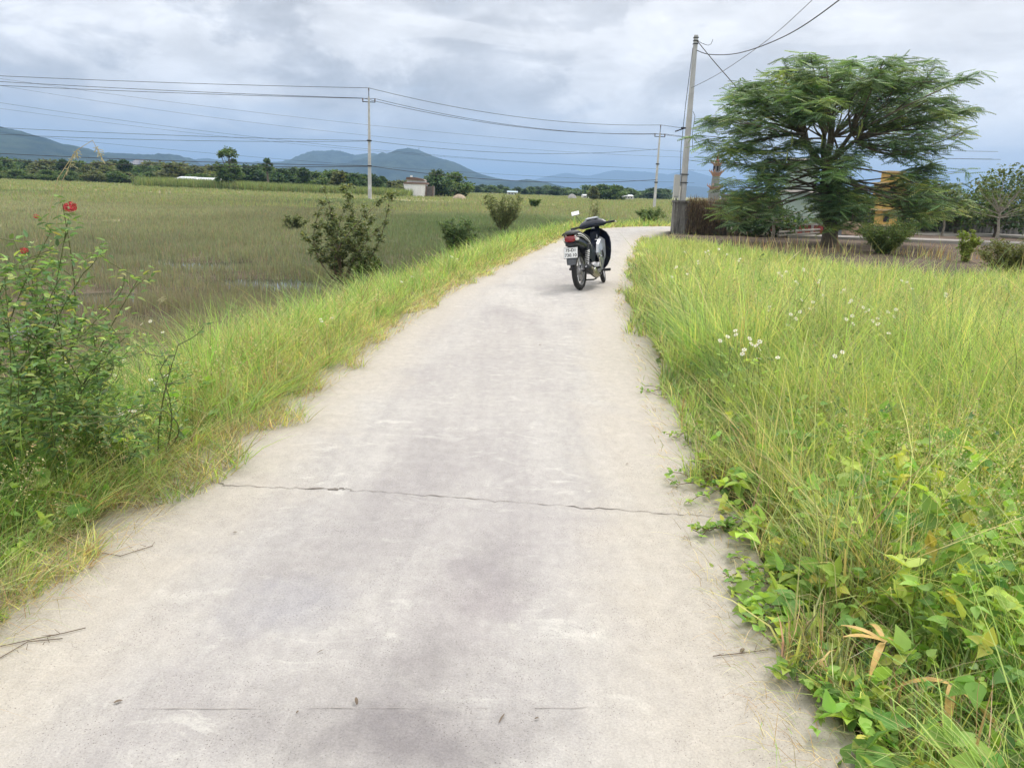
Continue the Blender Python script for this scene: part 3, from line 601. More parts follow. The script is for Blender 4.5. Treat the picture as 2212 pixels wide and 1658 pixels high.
# ------------------------------------------------------------------ leaves scattered as one mesh
LEAF_V = np.array([(0, 0, 0), (-.26, .14, .06), (-.33, .36, .08), (-.17, .70, .02), (0, 1, -.16), (.17, .70, .02), (.33, .36, .08), (.26, .14, .06), (0, .32, -.05), (0, .66, -.07)])
LEAF_F = [(0, 8, 1), (1, 8, 2), (8, 9, 3, 2), (9, 4, 3), (0, 7, 8), (7, 6, 8), (8, 6, 5, 9), (9, 5, 4)]
NARR_V = LEAF_V * np.array([.58, 1, .9]); DIA_V = np.array([(0, 0, 0), (-.3, .5, .06), (0, 1, 0), (.3, .5, .06)]); DIA_F = [(0, 3, 2, 1)]
def rot_mats(az, pitch, roll):
    """leaf +Y along azimuth az raised by pitch, rolled about its own axis"""
    ca, sa, cp, sp, cr, sr = np.cos(az), np.sin(az), np.cos(pitch), np.sin(pitch), np.cos(roll), np.sin(roll)
    yv = np.stack([ca * cp, sa * cp, sp], 1); xv0 = np.stack([sa, -ca, 0 * ca], 1); zv0 = np.cross(xv0, yv)
    xv = xv0 * cr[:, None] + zv0 * sr[:, None]; zv = np.cross(xv, yv); return np.stack([xv, yv, zv], 2)
def scatter(name, tv, tf, P, M, S, cols, m, parent=None, smooth=True):
    n = len(P); k = len(tv); V = np.einsum('nij,kj->nki', M, tv) * S[:, None, None] + P[:, None, :]
    b = (np.arange(n) * k)[:, None]; fl = np.concatenate([np.array(f) for f in tf]); L = (b + fl).ravel(); tot = np.tile([len(f) for f in tf], n)
    return np_mesh(name, V.reshape(-1, 3), L, tot, m, np.repeat(cols, k, axis=0), smooth=smooth, parent=parent)

def vine_patch(name, label, n, cx, cy, sx, sy, cond, hmax, size, seed, cols, wts):
    g = np.random.default_rng(seed); x = cx + g.normal(0, sx, n); y = cy + g.normal(0, sy, n); s = lateral(x, y); k = cond(x, y, s) & (np.hypot(x, y) > 1.2); x, y, s = x[k], y[k], s[k]; n = len(x)
    z = height(x, y, s).clip(-.4, 1); z = np.where(np.abs(s) < RHW + .03, .004, z) + g.random(n) ** 1.2 * hmax * sst(RHW - .3, RHW + .5, np.abs(s)) + .012
    az = g.uniform(0, 6.28, n); pts, ms, ss, cs = [], [], [], []; c = palette(n, cols, wts, .15)
    sz = size * g.lognormal(0, .38, n).clip(.35, 1.7)
    for off in (-1.1, 0, 1.1):
        a = az + off + g.normal(0, .15, n); kk = g.random(n) < .85
        pts.append(np.stack([x, y, z], 1)[kk]); ms.append(rot_mats(a, g.normal(.1, .55, n), g.normal(0, .6, n))[kk]); ss.append(sz[kk]); cs.append((c * (1 + g.normal(0, .08, (n, 1))))[kk])
    o = scatter(name, LEAF_V, LEAF_F, np.concatenate(pts), np.concatenate(ms), np.concatenate(ss), np.concatenate(cs).clip(.01, .9), M_LEAF); tag(o, label, kind='stuff')
VG = [(.31, .49, .11), (.19, .35, .09), (.46, .60, .13), (.60, .60, .12)]
vine_patch('vine_leaves', 'broad three-lobed vine leaves covering the near right verge', 8500, 2.35, 2.2, .9, 1.15, lambda x, y, s: s > RHW - .14 + .08 * (1 - sst(1.8, 3.0, y)) + .10 * np.sin(y * 9), .38, .052, 1, VG, [46, 28, 20, 4])
vine_patch('vine_leaves', 'scattered broad leaves low in the meadow grass', 1800, 3.0, 5.0, 1.2, 1.6, lambda x, y, s: s > RHW + .05, .30, .05, 2, VG, [46, 34, 18, 2])
vine_patch('vine_leaves', 'dark broad leaves low in the left verge', 1500, -2.45, 3.6, .45, .9, lambda x, y, s: (-s > RHW - .02), .30, .055, 3, VG, [34, 50, 14, 2])
vine_patch('vine_leaves', 'small leaves along the far right edge of the slab', 1500, 1.9, 7.5, .3, 2.6, lambda x, y, s: (s > RHW - .12), .22, .035, 4, [(.13, .22, .06), (.09, .16, .05), (.2, .27, .08)], [4, 3, 2])

def panicles():
    x, y, r = wedge(5200, 1.6, 12, 1.2, 4, 46); s = lateral(x, y); k = (s > RHW + .6) & (rng.random(len(x)) < vnoise(x, y, .9, 91) * 1.1); x, y, r = x[k], y[k], r[k]
    x2, y2, r2 = wedge(1500, 2.2, 9, 1.2, -46, -8); e = -lateral(x2, y2) - RHW; k = (e > 0) & (e < 1.3); x = np.concatenate([x, x2[k]]); y = np.concatenate([y, y2[k]]); r = np.hypot(x, y); n = len(x)
    z = height(x, y); h = rng.uniform(.35, .68, n) * np.where(x < 0, .8, 1); az = rng.uniform(0, 6.28, n); P = np.stack([x, y, z], 1); lean, curl = rng.uniform(0, .3, n), rng.uniform(0, .5, n)
    blades(P, h, np.maximum(.0014, .0006 * r), az, lean, curl, np.full(n, .1), palette(n, [G_STR, G_YEL, (.55, .42, .25)], [3, 2, 2]).clip(.01, .9), 'panicle_grass', label='thin flowering stalks of the panicle grass')
    m = 16; t = rng.uniform(.68, 1.0, (n, m)); d = np.stack([np.cos(az), np.sin(az), 0 * az], 1); base = P[:, None, :] + d[:, None, :] * (h[:, None] * (lean[:, None] * t + curl[:, None] * t * t))[..., None]; base[..., 2] += h[:, None] * (t - .1 * t * t)
    base += rng.normal(0, .012, base.shape) * np.array([1, 1, .5]); Q = base.reshape(-1, 3); k = len(Q)
    o = scatter('seed_head_grass', DIA_V, DIA_F, Q, rot_mats(rng.uniform(0, 6.28, k), rng.normal(.5, .5, k), rng.normal(0, .5, k)), np.repeat(np.maximum(.010, .0022 * r), m) * rng.uniform(.7, 1.4, k), palette(k, [G_STR, (.62, .60, .34), (.5, .36, .22)], [3, 3, 1.5]).clip(.01, .9), M_GRASS); tag(o, 'tiny pale seed heads of the panicle grass', kind='stuff')
panicles()
vine_patch('weed_leaves', 'small dull weed leaves mixed through the mid meadow', 9500, 4.0, 7.5, 2.3, 3.2, lambda x, y, s: (s > RHW + .1), .46, .034, 5, [(.24, .38, .13), (.13, .23, .09), (.34, .42, .16)], [4, 3, 2])

# ------------------------------------------------------------------ branching plants
def limb(mb, a, b_, r0, r1, bend=.12, n=6, sides=6):
    a, b_ = Vector(a), Vector(b_); L = (b_ - a).length; o = Vector((random.gauss(0, 1), random.gauss(0, 1), random.gauss(0, .5))) * L * bend; pts = []
    for i in range(n):
        t = i / (n - 1); pts.append(a.lerp(b_, t) + o * math.sin(math.pi * t))
    mb.tube(pts, [r0 + (r1 - r0) * i / (n - 1) for i in range(n)], sides); return pts
# feathery frond: a rachis with paired narrow pinnae
def frond_template(n=8):
    V, F = [], []
    for i in range(n):
        t = (i + .6) / n; L = .17 * math.sin(math.pi * (t * .86 + .12)) ** .7; wd = .052; y = t; dz = -.12 * t * t
        for sx in (-1, 1):
            k = len(V); V += [(0, y - wd, dz), (sx * L * .55, y + .06 - wd * .9, dz - .02), (sx * L, y + .12, dz - .07), (sx * L * .5, y + .06 + wd * .9, dz - .02)]
            F.append((k, k + 1, k + 2, k + 3) if sx < 0 else (k + 3, k + 2, k + 1, k))
    return np.array(V), F
FR_V, FR_F = frond_template()

def flame_tree():
    base = gp(1790, 526); base.z = hz(base.x, base.y); t = empty('flame_tree', base)
    tag(t, 'big spreading feathery-leaved tree in the yard beside the near pole', 'tree')
    D = base.y
    VIS = lambda p: (lambda v: (1106 + FPX * v.dot(_R) / v.dot(_fw), 829 - FPX * v.dot(_U) / v.dot(_fw)))(p + base - Vector((0, 0, CAM_H)))
    def loc(x, y, dy=0):                         # crown point given by its direction, dy metres nearer or farther, kept round by its own depth
        p = dp(x, y, D) ; p.y += dy; p.x += dy * .25; return p - base
    mb = MB(); fork = loc(1786, 420); f2 = loc(1783, 360)
    mb.tube([(0, 0, -.15), (.02, 0, .15), (0, .02, .7), fork * .62, fork], [.42, .30, .25, .23, .21], 10)
    mb.tube([fork, fork.lerp(f2, .5), f2], [.21, .17, .14], 8)
    tips = []
    inplane = [(1510, 300), (1522, 262), (1540, 235), (1560, 325), (1570, 205), (1600, 178), (1605, 250), (1645, 160), (1690, 148), (1640, 215), (1720, 185), (1760, 140), (1800, 150), (1840, 135), (1870, 142), (1900, 165),
               (1940, 160), (1990, 170), (2030, 178), (2075, 195), (2090, 215), (2050, 225), (1990, 240), (1950, 260), (2010, 285), (2030, 320), (1980, 320), (2035, 365), (2000, 380), (1950, 340), (1700, 260), (1650, 290), (1605, 360), (1625, 385), (1655, 345),
               (1660, 375), (1600, 415), (1640, 425), (1975, 410), (2020, 420), (1990, 440), (1840, 385), (1570, 430), (1820, 425), (1860, 250), (1780, 220), (1900, 300), (1800, 440), (1775, 445), (2040, 430), (1870, 340), (1730, 345), (1845, 450), (1858, 470), (1960, 455), (2000, 460), (2045, 455), (1975, 475), (1770, 468), (1800, 472), (1745, 455), (1825, 460), (2060, 400), (2055, 350), (1600, 320), (1560, 345), (1620, 440), (1590, 430), (1680, 380), (1700, 360), (2100, 230), (2120, 215), (2000, 265), (1970, 300), (1575, 460), (1610, 465), (1640, 455), (1790, 455), (1830, 440), (1845, 420), (1965, 470), (2000, 480), (2040, 470), (1780, 380), (1810, 350), (1760, 330), (1740, 300), (1600, 200), (1880, 200), (1840, 180)]
    for (x, y) in inplane:
        sp = 1 - abs(x - 1800) / 360; x = 1800 + (x - 1800) * (.88 if x > 1800 else .95); y = y + 20 * (y < 260)
        tips.append(loc(x, y, random.uniform(-1, 1) * 3.2 * max(.12, sp)))
    for (x, y) in [(1600, 300), (1640, 320), (1690, 310), (1720, 250), (1650, 240), (1850, 220), (1900, 240), (1850, 310), (1960, 360), (1950, 300), (1990, 290), (1570, 280), (1700, 215), (1800, 200), (1620, 350), (1980, 390), (2010, 350), (1820, 410), (1640, 380), (1740, 200), (1960, 220), (1930, 180), (1660, 205), (1560, 260), (1545, 310), (1580, 395), (1960, 425), (1780, 395), (1790, 430)]:
        tips.append(loc(1800 + (x - 1800) * .90, y + 12, -random.uniform(.4, 2.4)))
    for _ in range(62):                           # the dome seen from other sides
        a = random.uniform(0, 2 * math.pi); rr = 4.6 * math.sqrt(random.random()); cx = .3
        top = 6.75 - 1.9 * (rr / 4.6) ** 3
        z = top - random.choice([0, 0, .4, 1.2, 2.4]) * random.random() - .2
        if z < 3.4 and a > math.pi: z = 3.6 + 1.5 * random.random()
        if z < 2.3: z = 2.3 + random.random()
        p = Vector((cx + rr * math.cos(a), rr * math.sin(a) * .85, z))
        if abs(p.x) < 1.5 and p.y < 0 and 2.6 < z < 5.2: continue
        tips.append(p)
    hubs = [f2 + Vector((.9 * math.cos(k * 1.05), .9 * math.sin(k * 1.05), .9 + .2 * (k % 2))) for k in range(6)] + [f2 + Vector((0, 0, 1.6))]
    for hb in hubs: limb(mb, f2, hb, .10, .07, .08)
    P, A, PI_, S, LU = [], [], [], [], []
    for (x, y) in [(1760, 425), (1800, 430), (1835, 425), (1785, 450), (1812, 462), (1830, 478), (1795, 400), (1770, 375), (1845, 395), (1805, 484), (1600, 440), (1630, 470), (1985, 455), (2025, 440), (1980, 430)]:
        tips.append(loc(x, y, -random.uniform(.7, 1.6)))
    more = []
    for tp in tips:
        q = VIS(tp)
        if (1850 < q[0] < 1955 and q[1] > 352) or (1645 < q[0] < 1772 and q[1] > 412) or q[0] > 2105: continue
        more.append(tp)
    for tp in more:
        if tp.z < 3.0: hb = fork.lerp(f2, random.random()); r0 = .036
        else: hb = min(hubs, key=lambda q: (q - tp).length); r0 = .036
        pts = limb(mb, hb, tp, r0, .012, .10, 8, 5)
        outaz = math.atan2(tp.y - f2.y, tp.x - f2.x); lum = random.random()
        pads = [pts[-1], pts[-2] + Vector((random.gauss(0, .25), random.gauss(0, .25), random.gauss(.05, .08)))] + [tp + Vector((random.gauss(0, .42), random.gauss(0, .42), random.gauss(-.03, .12))) for _ in range(3)] + [pts[5] + Vector((random.gauss(0, .2), random.gauss(0, .2), .05))]
        for k_, q in enumerate(pads):
            if k_ > 1: limb(mb, pts[6 if k_ < 5 else 5], q, .012, .006, .08, 4, 4)
            for m_ in range(11):
                a = m_ * 2 * math.pi / 11 + random.gauss(0, .25)
                P.append(q + Vector((random.gauss(0, .05), random.gauss(0, .05), random.gauss(0, .05)))); A.append(a); PI_.append(random.gauss(-.10, .20)); S.append(random.uniform(.36, .62)); LU.append(lum)
    n = len(P); P = np.array([tuple(p) for p in P]); M = rot_mats(np.array(A), np.array(PI_), rng.normal(0, .3, n))
    c = palette(n, [(.17, .28, .14), (.22, .35, .16), (.33, .45, .18), (.13, .21, .12)], [40, 30, 12, 18], .16)
    LU = np.array(LU)[:, None]; c = c * (.72 + .5 * LU) * np.where(LU > .88, np.array([1.35, 1.15, .9]), 1.0)
    mb.build('trunk', M_BARK, t); scatter('crown', FR_V, FR_F, P, M, np.array(S), c.clip(.01, .6), M_TREE, t, smooth=False)
    M_POD = mat('seed_pod', (.22, .26, .06), .6)
    for (x, y) in ((1700, 300), (1760, 300), (1840, 270), (1835, 282), (1690, 330)):
        q = loc(x, y, -2.0); pod = MB(); pod.tube([q, q + Vector((.03, 0, -.2)), q + Vector((0, 0, -.42))], [.015, .03, .01], 5); pod.build('seed_pod', M_POD, t)
flame_tree()

def tree(name, label, cat, base, h, w, seed, cols, wts, nclump=26, nleaf=46, leaf=.3, trunk_f=.3, tr=.035, group=None, oval=.75, tpl=None, bark=None, gap=.75, squash=1.0):
    random.seed(seed); g = np.random.default_rng(seed); t = empty(name, base); tag(t, label, cat, group)
    mb = MB(); z0 = h * trunk_f; mb.tube([(0, 0, -.2), (.02 * h, 0, z0 * .5), (0, .01 * h, z0), (0, 0, z0 + .3 * (h - z0))], [tr * h * 1.2, tr * h, tr * h * .8, tr * h * .4], 7)
    P, C, cidx = [], [], []
    ch = h - z0
    for k in range(nclump):
        u = random.random(); a = random.uniform(0, 6.28); zz = z0 + ch * (.08 + .84 * u); prof = math.sin(math.pi * min(1, (.12 + .88 * u)) ** oval) ** .6
        rr = w / 2 * prof * random.uniform(.25, .92); q = Vector((rr * math.cos(a), rr * math.sin(a), zz))
        limb(mb, (0, 0, z0 + (zz - z0) * .25), q, tr * h * .35, tr * h * .06, .08, 5, 4)
        cr = w * random.uniform(.10, .19) * gap
        d = g.normal(0, 1, (nleaf, 3)); d /= np.linalg.norm(d, axis=1)[:, None]; d *= (g.random((nleaf, 1)) ** .4) * cr * np.array([1, 1, .62 * squash]); P.append(d + np.array(q)); cidx += [k] * nleaf
    P = np.concatenate(P); n = len(P); rx = P[:, 0]; ry = P[:, 1]
    M = rot_mats(np.arctan2(ry, rx) + g.normal(0, 1, n), g.normal(-.1, .5, n), g.normal(0, .7, n)); cc = palette(n, cols, wts, .15) * (1 + g.normal(0, .14, nclump)[np.array(cidx)][:, None])
    mb.build('trunk', bark or M_BARK, t); tv, tf = tpl or (DIA_V, DIA_F)
    scatter('crown', tv, tf, P, M, leaf * g.uniform(.6, 1.3, n), cc.clip(.01, .6), M_TREE, t, smooth=False); return t
T_DK = [(.05, .10, .045), (.075, .135, .055), (.12, .18, .07)]; T_MD = [(.085, .15, .055), (.13, .21, .07), (.2, .27, .09)]; T_OL = [(.15, .18, .08), (.2, .22, .10), (.11, .14, .06)]

# far treeline: a few kinds, copied
protos = []
for k, (h, wd, pal, ov) in enumerate([(6, 8, T_DK, .8), (5, 7.5, T_MD, .7), (7.5, 6, T_DK, .9), (4.2, 7, T_OL, .7), (5.5, 9, T_MD, .8), (6.5, 5.5, T_OL, .9)]):
    p = tree('far_tree', 'tree', 'tree', (0, 0, 0), h, wd, 200 + k, pal, [5, 4, 2], nclump=38, nleaf=80, leaf=.7, trunk_f=.08, oval=ov, gap=1.2); protos.append((p, h)); 
used = set()
def put_tree(k, x, ybase_dist, ytop, label, group, wscale=1.0, name=None):
    """x: bearing; ybase_dist: metres away; ytop: direction of the crown's top"""
    p, h = protos[k]; o = p if k not in used else copy_tree(p); used.add(k)
    top = dp(x, ytop, ybase_dist); gz = 0.0; s_ = max(top.z - gz, 1.5) / h; o.location = (top.x, ybase_dist, gz - .1 * s_); o.scale = (s_ * wscale, s_ * wscale, s_); o.rotation_euler = (0, 0, random.uniform(0, 6.28))
    tag(o, label, 'tree', group); return o
random.seed(5)
G1 = 'trees and bushes of the low treeline across the left field'
for i in range(34):
    x = -60 + i * 16.5 + random.uniform(-5, 5)
    if x > 470: break
    if i % 5 == 3: continue
    d = random.uniform(215, 300); put_tree(random.choice([0, 1, 3, 4]), x, d, 347 + x * .022 + random.uniform(-6, 8), 'rounded bush or tree in the low treeline across the left field', G1, random.uniform(.9, 1.5))
for i in range(22):
    x = -40 + i * 24 + random.uniform(-6, 6)
    if x > 480: break
    put_tree(random.choice([3, 1, 4]), x, random.uniform(185, 210), 364 + x * .03 + random.uniform(-3, 6), 'low pale green bush before the left treeline', 'bushes before the left treeline', random.uniform(1.2, 1.8))
put_tree(2, 268, 205, 343, 'dark tree standing above the left treeline', None, 1.0)
put_tree(2, 135, 230, 342, 'grey-green tree above a white roof in the left treeline', None, .9)
put_tree(5, 372, 195, 352, 'bright bushy tree at the right end of the left treeline', None, 1.5)
put_tree(5, 403, 200, 362, 'small bush beside the long white shed', None, 1.3)
G2 = 'dark trees of the dense central wood'
for i in range(17):
    x = 535 + i * 18 + random.uniform(-5, 5); put_tree(random.choice([0, 2, 0, 4]), x, random.uniform(165, 195), 359 + (x - 535) * .055 + random.uniform(-6, 6), 'dark green tree in the dense central wood behind the sedge', G2, random.uniform(1.0, 1.5))
for x, yt, wd_, lb in ((735, 369, 1.4, 'pale olive rounded tree at the right end of the central wood'), (765, 376, 1.0, 'dark tree just left of the middle pole')):
    put_tree(5 if 'olive' in lb else 0, x, 160, yt, lb, None, wd_)
G3 = 'bushes right of the middle pole'
for x, yt in ((790, 386), (822, 386), (845, 392), (868, 390), (812, 392)): put_tree(random.choice([0, 3, 1]), x, random.uniform(180, 230), yt, 'bush in the gap between middle pole and hut', G3, 1.3)
put_tree(0, 946, 150, 369, 'dark round tree beside the white hut', None, .95); put_tree(4, 982, 158, 376, 'green spreading tree right of the dark one by the hut', None, 1.0)
G4 = 'trees of the far wood on the central horizon'
for i in range(26):
    x = 1012 + i * 17 + random.uniform(-5, 5); d = random.uniform(300, 420); yt = (400 if x < 1110 else 404 if x < 1290 else 407) + (x - 1100) * .008 + random.uniform(-4, 5); put_tree(random.choice([0, 1, 4, 0]), x, d, yt, 'small far tree in the wood along the central horizon', G4, random.uniform(1.1, 1.8))
for x, yt in ((1300, 398), (1330, 400), (1320, 408)): put_tree(1, x, 210, yt, 'grey-green tree on the central horizon behind the scooter', 'grey-green trees behind the scooter', 1.2)
put_tree(5, 1283, 190, 402, 'lone olive tree behind the scooter on the horizon', None, 1.0)

# the tall two-lobed tree by the shed, and the small umbrella-shaped one
b = dp(497, 395, 150); b.z = 0
tree('tall_tree', 'tall airy two-lobed tree above the centre-left wood', 'tree', b, 7.7, 5.2, 301, T_MD, [4, 4, 3], nclump=38, nleaf=95, leaf=.42, trunk_f=.2, oval=1.0, gap=1.05)
b = dp(486, 400, 146); b.z = 0
tree('round_tree', 'dark round tree at the foot of the tall two-lobed tree', 'tree', b, 3.6, 3.6, 302, T_DK, [4, 4, 2], nclump=26, nleaf=80, leaf=.42, trunk_f=.15)
b = dp(578, 395, 165); b.z = 0
tree('umbrella_tree', 'small flat-topped tree rising above the central wood', 'tree', b, 6.2, 3.6, 303, T_DK, [5, 4, 1], nclump=14, nleaf=70, leaf=.38, trunk_f=.6, oval=.6)

# shrubs along the lane
LF = (LEAF_V, LEAF_F)
def shrub(name, label, base, h, w, nst, seed, pal, wts, leaf, nleaf, droop=.0, spread=1.0, cat='shrub', stemm=None, bare=.25, tips=None):
    random.seed(seed); g = np.random.default_rng(seed); base = Vector(base); base.z = hz(base.x, base.y); t = empty(name, base); tag(t, label, cat); mb = MB(); P, A, PT = [], [], []
    ends = tips or []
    if not ends:
        for _ in range(nst):
            a = random.uniform(0, 6.28); rr = w / 2 * math.sqrt(random.random()) * spread; ends.append(Vector((rr * math.cos(a), rr * math.sin(a), h * random.uniform(.55, 1.0))))
    for e in ends:
        e = Vector(e); pts = limb(mb, (random.gauss(0, .03), random.gauss(0, .03), -.05), e, .010 + .004 * h, .003, .10, 9, 5)
        for _ in range(5):
            k = random.randint(3, 8); q0 = pts[k]; q1 = q0 + Vector((random.gauss(0, 1), random.gauss(0, 1), random.gauss(.5, .5))).normalized() * w * random.uniform(.08, .2)
            sp = limb(mb, q0, q1, .006, .002, .1, 4, 4)
            for q in sp[1:]:
                for _ in range(nleaf // 2):
                    P.append(q + Vector((random.gauss(0, .035), random.gauss(0, .035), random.gauss(0, .03))) * w * .8); A.append(random.uniform(0, 6.28)); PT.append(random.gauss(.1, .45))
        for q in pts[int(len(pts) * bare) + 1:]:
            for _ in range(nleaf):
                P.append(q + Vector((random.gauss(0, .03), random.gauss(0, .03), random.gauss(0, .03))) * w * .8); A.append(random.uniform(0, 6.28)); PT.append(random.gauss(.1, .45))
    n = len(P); P = np.array([tuple(p) for p in P]); P[:, 2] = P[:, 2].clip(.03); mb.build('stem', stemm or M_STEMB, t)
    scatter('foliage', LEAF_V, LEAF_F, P, rot_mats(np.array(A), np.array(PT), g.normal(0, .5, n)), leaf * g.uniform(.6, 1.3, n), palette(n, pal, wts, .15).clip(.01, .6), M_TREE, t)
    return t
S_DK = [(.14, .18, .09), (.21, .26, .12), (.32, .35, .18)]
b = gp(742, 606, -.3)
D_ = b.y
def rel(x, y, dy=0):
    q = dp(x, y, D_); return Vector((q.x - b.x, dy, q.z - hz(b.x, b.y)))
shrub('leggy_shrub', 'leggy open shrub with dark twigs at the marsh edge', b, 1.5, 1.3, 0, 401, S_DK, [4, 4, 2], .056, 42, tips=[rel(700, 410), rel(735, 408, .2), rel(760, 425, -.2), rel(690, 440, .2), rel(720, 450, -.1), rel(840, 425, .1), rel(820, 440, -.2), rel(800, 470, .2), rel(780, 480), rel(830, 480, .2), rel(660, 520, .2), rel(800, 540), rel(770, 520, -.3), rel(810, 560, .1), rel(700, 490, .1), rel(750, 470, .3)], stemm=M_STEMB, bare=.3)
shrub('round_shrub', 'dense dark rounded shrub on the verge left of the lane', gp(990, 545, -.2), 1.05, 1.15, 34, 402, [(.09, .16, .08), (.13, .21, .09), (.19, .27, .11), (.26, .33, .13)], [4, 4, 2, 2], .04, 40, bare=.0)
shrub('pale_shrub', 'pale twiggy shrub farther along the left verge', gp(1086, 492, -.15), 1.55, 1.75, 20, 403, S_DK, [3, 4, 4], .06, 36, bare=.15)
shrub('bare_shrub', 'half-bare twiggy shrub behind the scooter', gp(1280, 474, -.1), 1.5, 1.0, 16, 404, S_DK, [3, 4, 4], .05, 6, bare=.3)
shrub('low_shrub', 'tiny green bush in the dry field beyond the pale shrub', gp(1155, 447, -.1), 1.0, 1.4, 12, 405, T_MD, [3, 4, 3], .12, 20, bare=.1)
shrub('low_shrub', 'low green bush on the far verge left of the wall', gp(1400, 478, -.1), .9, 2.2, 18, 406, T_MD, [3, 4, 3], .07, 30, bare=.1)
shrub('low_shrub', 'dark low bush at the foot of the leggy shrub', gp(800, 590, -.3), .42, .6, 14, 407, T_DK, [4, 4, 2], .04, 34, bare=.0)
shrub('low_shrub', 'small dark tuft in the marsh left of the leggy shrub', gp(640, 495, -.3), .55, 1.0, 14, 408, S_DK, [4, 4, 2], .05, 26, bare=.0)

# ------------------------------------------------------------------ tall flowering weeds at the left
PETAL = mat('petal_red', (.55, .05, .06), .6, var=.3, vscale=90)
def weed(label, base, tips, seed, leaf=.09, pal=None, wts=None, flowers=(), tpl=LEAF_V, nleaf=3, cat='weed', name='flowering_weed'):
    random.seed(seed); g = np.random.default_rng(seed); base = Vector(base); base.z = hz(base.x, base.y); t = empty(name, base); tag(t, label, cat); mb = MB(); P, A, PT, S = [], [], [], []
    for e in tips:
        e = Vector(e) - base; pts = limb(mb, (random.gauss(0, .06), random.gauss(0, .06), -.03), e, .005, .0018, .09, 14, 5)
        for k in range(2, 14):
            for j in range(nleaf):
                a = k * 2.4 + j * 6.28 / nleaf + random.gauss(0, .3); P.append(pts[k] + Vector((random.gauss(0, .025), random.gauss(0, .025), random.gauss(0, .02)))); A.append(a); PT.append(random.gauss(.15, .35)); S.append(leaf * (1.25 - .05 * k) * random.uniform(.7, 1.2))
            if random.random() < .6:
                q = pts[k] + Vector((random.gauss(0, .12), random.gauss(0, .12), random.uniform(.02, .14))); limb(mb, pts[k], q, .003, .0015, .1, 4, 4)
                for _ in range(10): P.append(q + Vector((random.gauss(0, .02), random.gauss(0, .02), random.gauss(0, .02)))); A.append(random.uniform(0, 6.28)); PT.append(random.gauss(.2, .4)); S.append(leaf * .6)
    mb.build('stem', M_STEM, t); n = len(P)
    scatter('foliage', tpl, LEAF_F, np.array([tuple(p) for p in P]), rot_mats(np.array(A), np.array(PT), g.normal(0, .4, n)), np.array(S), palette(n, pal or [(.24, .38, .13), (.15, .26, .11), (.38, .48, .17), (.52, .50, .16)], wts or [38, 40, 20, 2], .2).clip(.01, .8), M_LEAF, t)
    for f, r_ in flowers:
        f = Vector(f) - base; m2 = MB()
        for k in range(70):
            d = Vector((random.gauss(0, 1), random.gauss(0, 1), random.gauss(0, 1))).normalized(); d.z = d.z * .75; q = f + d * r_ * random.uniform(.7, 1.0); a = d.cross(Vector((.3, .5, 1))).normalized() * r_ * .2; c_ = d.cross(a).normalized() * r_ * .2
            m2.add([q + a, q + c_ + d * r_ * .1, q - a, q - c_ + d * r_ * .1], [(0, 1, 2, 3)])
        m2.build('flower_head', PETAL, t, smooth=False)
    return t
wb = gp(70, 1010, -.05)
weed('tall leafy weed with a red flower cluster at the left verge', gp(60, 985, -.1), [dp(135, 440, 3.75), dp(110, 500, 3.7), dp(148, 470, 3.8), dp(60, 560, 3.7), dp(95, 640, 3.6), dp(30, 520, 3.9), dp(80, 600, 3.5), dp(20, 580, 3.6), dp(130, 600, 3.6), dp(55, 660, 3.5), dp(0, 640, 3.7)], 501, .08, nleaf=8, tpl=NARR_V, wts=[34, 46, 18, 2], flowers=[(dp(150, 447, 3.78), .034), (dp(52, 541, 3.7), .02), (dp(78, 467, 3.9), .014)])
weed('arching leafy weed below the red-flowered one', gp(140, 1000, -.1), [dp(300, 600, 3.6), dp(255, 640, 3.5), dp(180, 590, 3.7), dp(200, 700, 3.5), dp(120, 660, 3.6), dp(230, 760, 3.4), dp(160, 760, 3.4), dp(110, 720, 3.5), dp(280, 720, 3.5)], 502, .07, tpl=NARR_V, nleaf=8)
weed('slender twiggy weed left of the lane edge', gp(330, 1000, -.05), [dp(345, 800, 3.55), dp(385, 745, 3.6), dp(325, 870, 3.5)], 503, .05, tpl=NARR_V, nleaf=2)
weed('dense dark leafy weed clump at the far left edge', gp(-60, 1060, -.1), [dp(x, y, 3.2) for x, y in ((-40, 620), (10, 600), (-90, 660), (60, 700), (-10, 760), (40, 800), (80, 860), (-60, 720))], 504, .075, tpl=NARR_V, wts=[32, 48, 18, 2], nleaf=8)
weed('dark ferny weed low in the left verge', gp(200, 1040, -.1), [dp(x, y, 3.35) for x, y in ((150, 840), (220, 830), (260, 900), (180, 920), (110, 880), (300, 930))], 505, .065, tpl=NARR_V, wts=[30, 54, 14, 2], nleaf=7)
# tall reed stems with seed plumes
def reed(label, base, path, seed, plume):
    random.seed(seed); base = Vector(base); base.z = hz(base.x, base.y); t = empty('reed_stem', base); tag(t, label, 'reed'); mb = MB(); pts = [Vector((0, 0, 0))] + [p - base for p in path]; mb.tube(pts, [.003] + [.0018] * (len(pts) - 1), 5); mb.build('stem', mat('straw_stem', (.42, .34, .18), .8), t)
    m2 = MB(); q = plume - base; a = pts[-2]
    for k in range(30):
        u = random.random(); o = a.lerp(q, .35 + .7 * u); d = Vector((random.gauss(0, .013), random.gauss(0, .013), random.gauss(-.010, .010))); m2.tube([o, o + d], [.0012, .0018], 4)
    m2.build('seed_plume', mat('plume', (.44, .40, .24), .9), t, smooth=False)
reed('tall straw stem with a drooping seed plume at the far left', gp(40, 950, -.1), [dp(80, 560, 3.9), dp(125, 385, 3.95), dp(165, 325, 4.0), dp(200, 303, 4.05), dp(222, 345, 4.05)], 511, dp(222, 345, 4.05))
reed('thinner straw stem with a feathered tip left of the plume', gp(90, 930, -.1), [dp(105, 600, 4.0), dp(135, 390, 4.0), dp(160, 335, 4.0)], 512, dp(166, 325, 4.0))
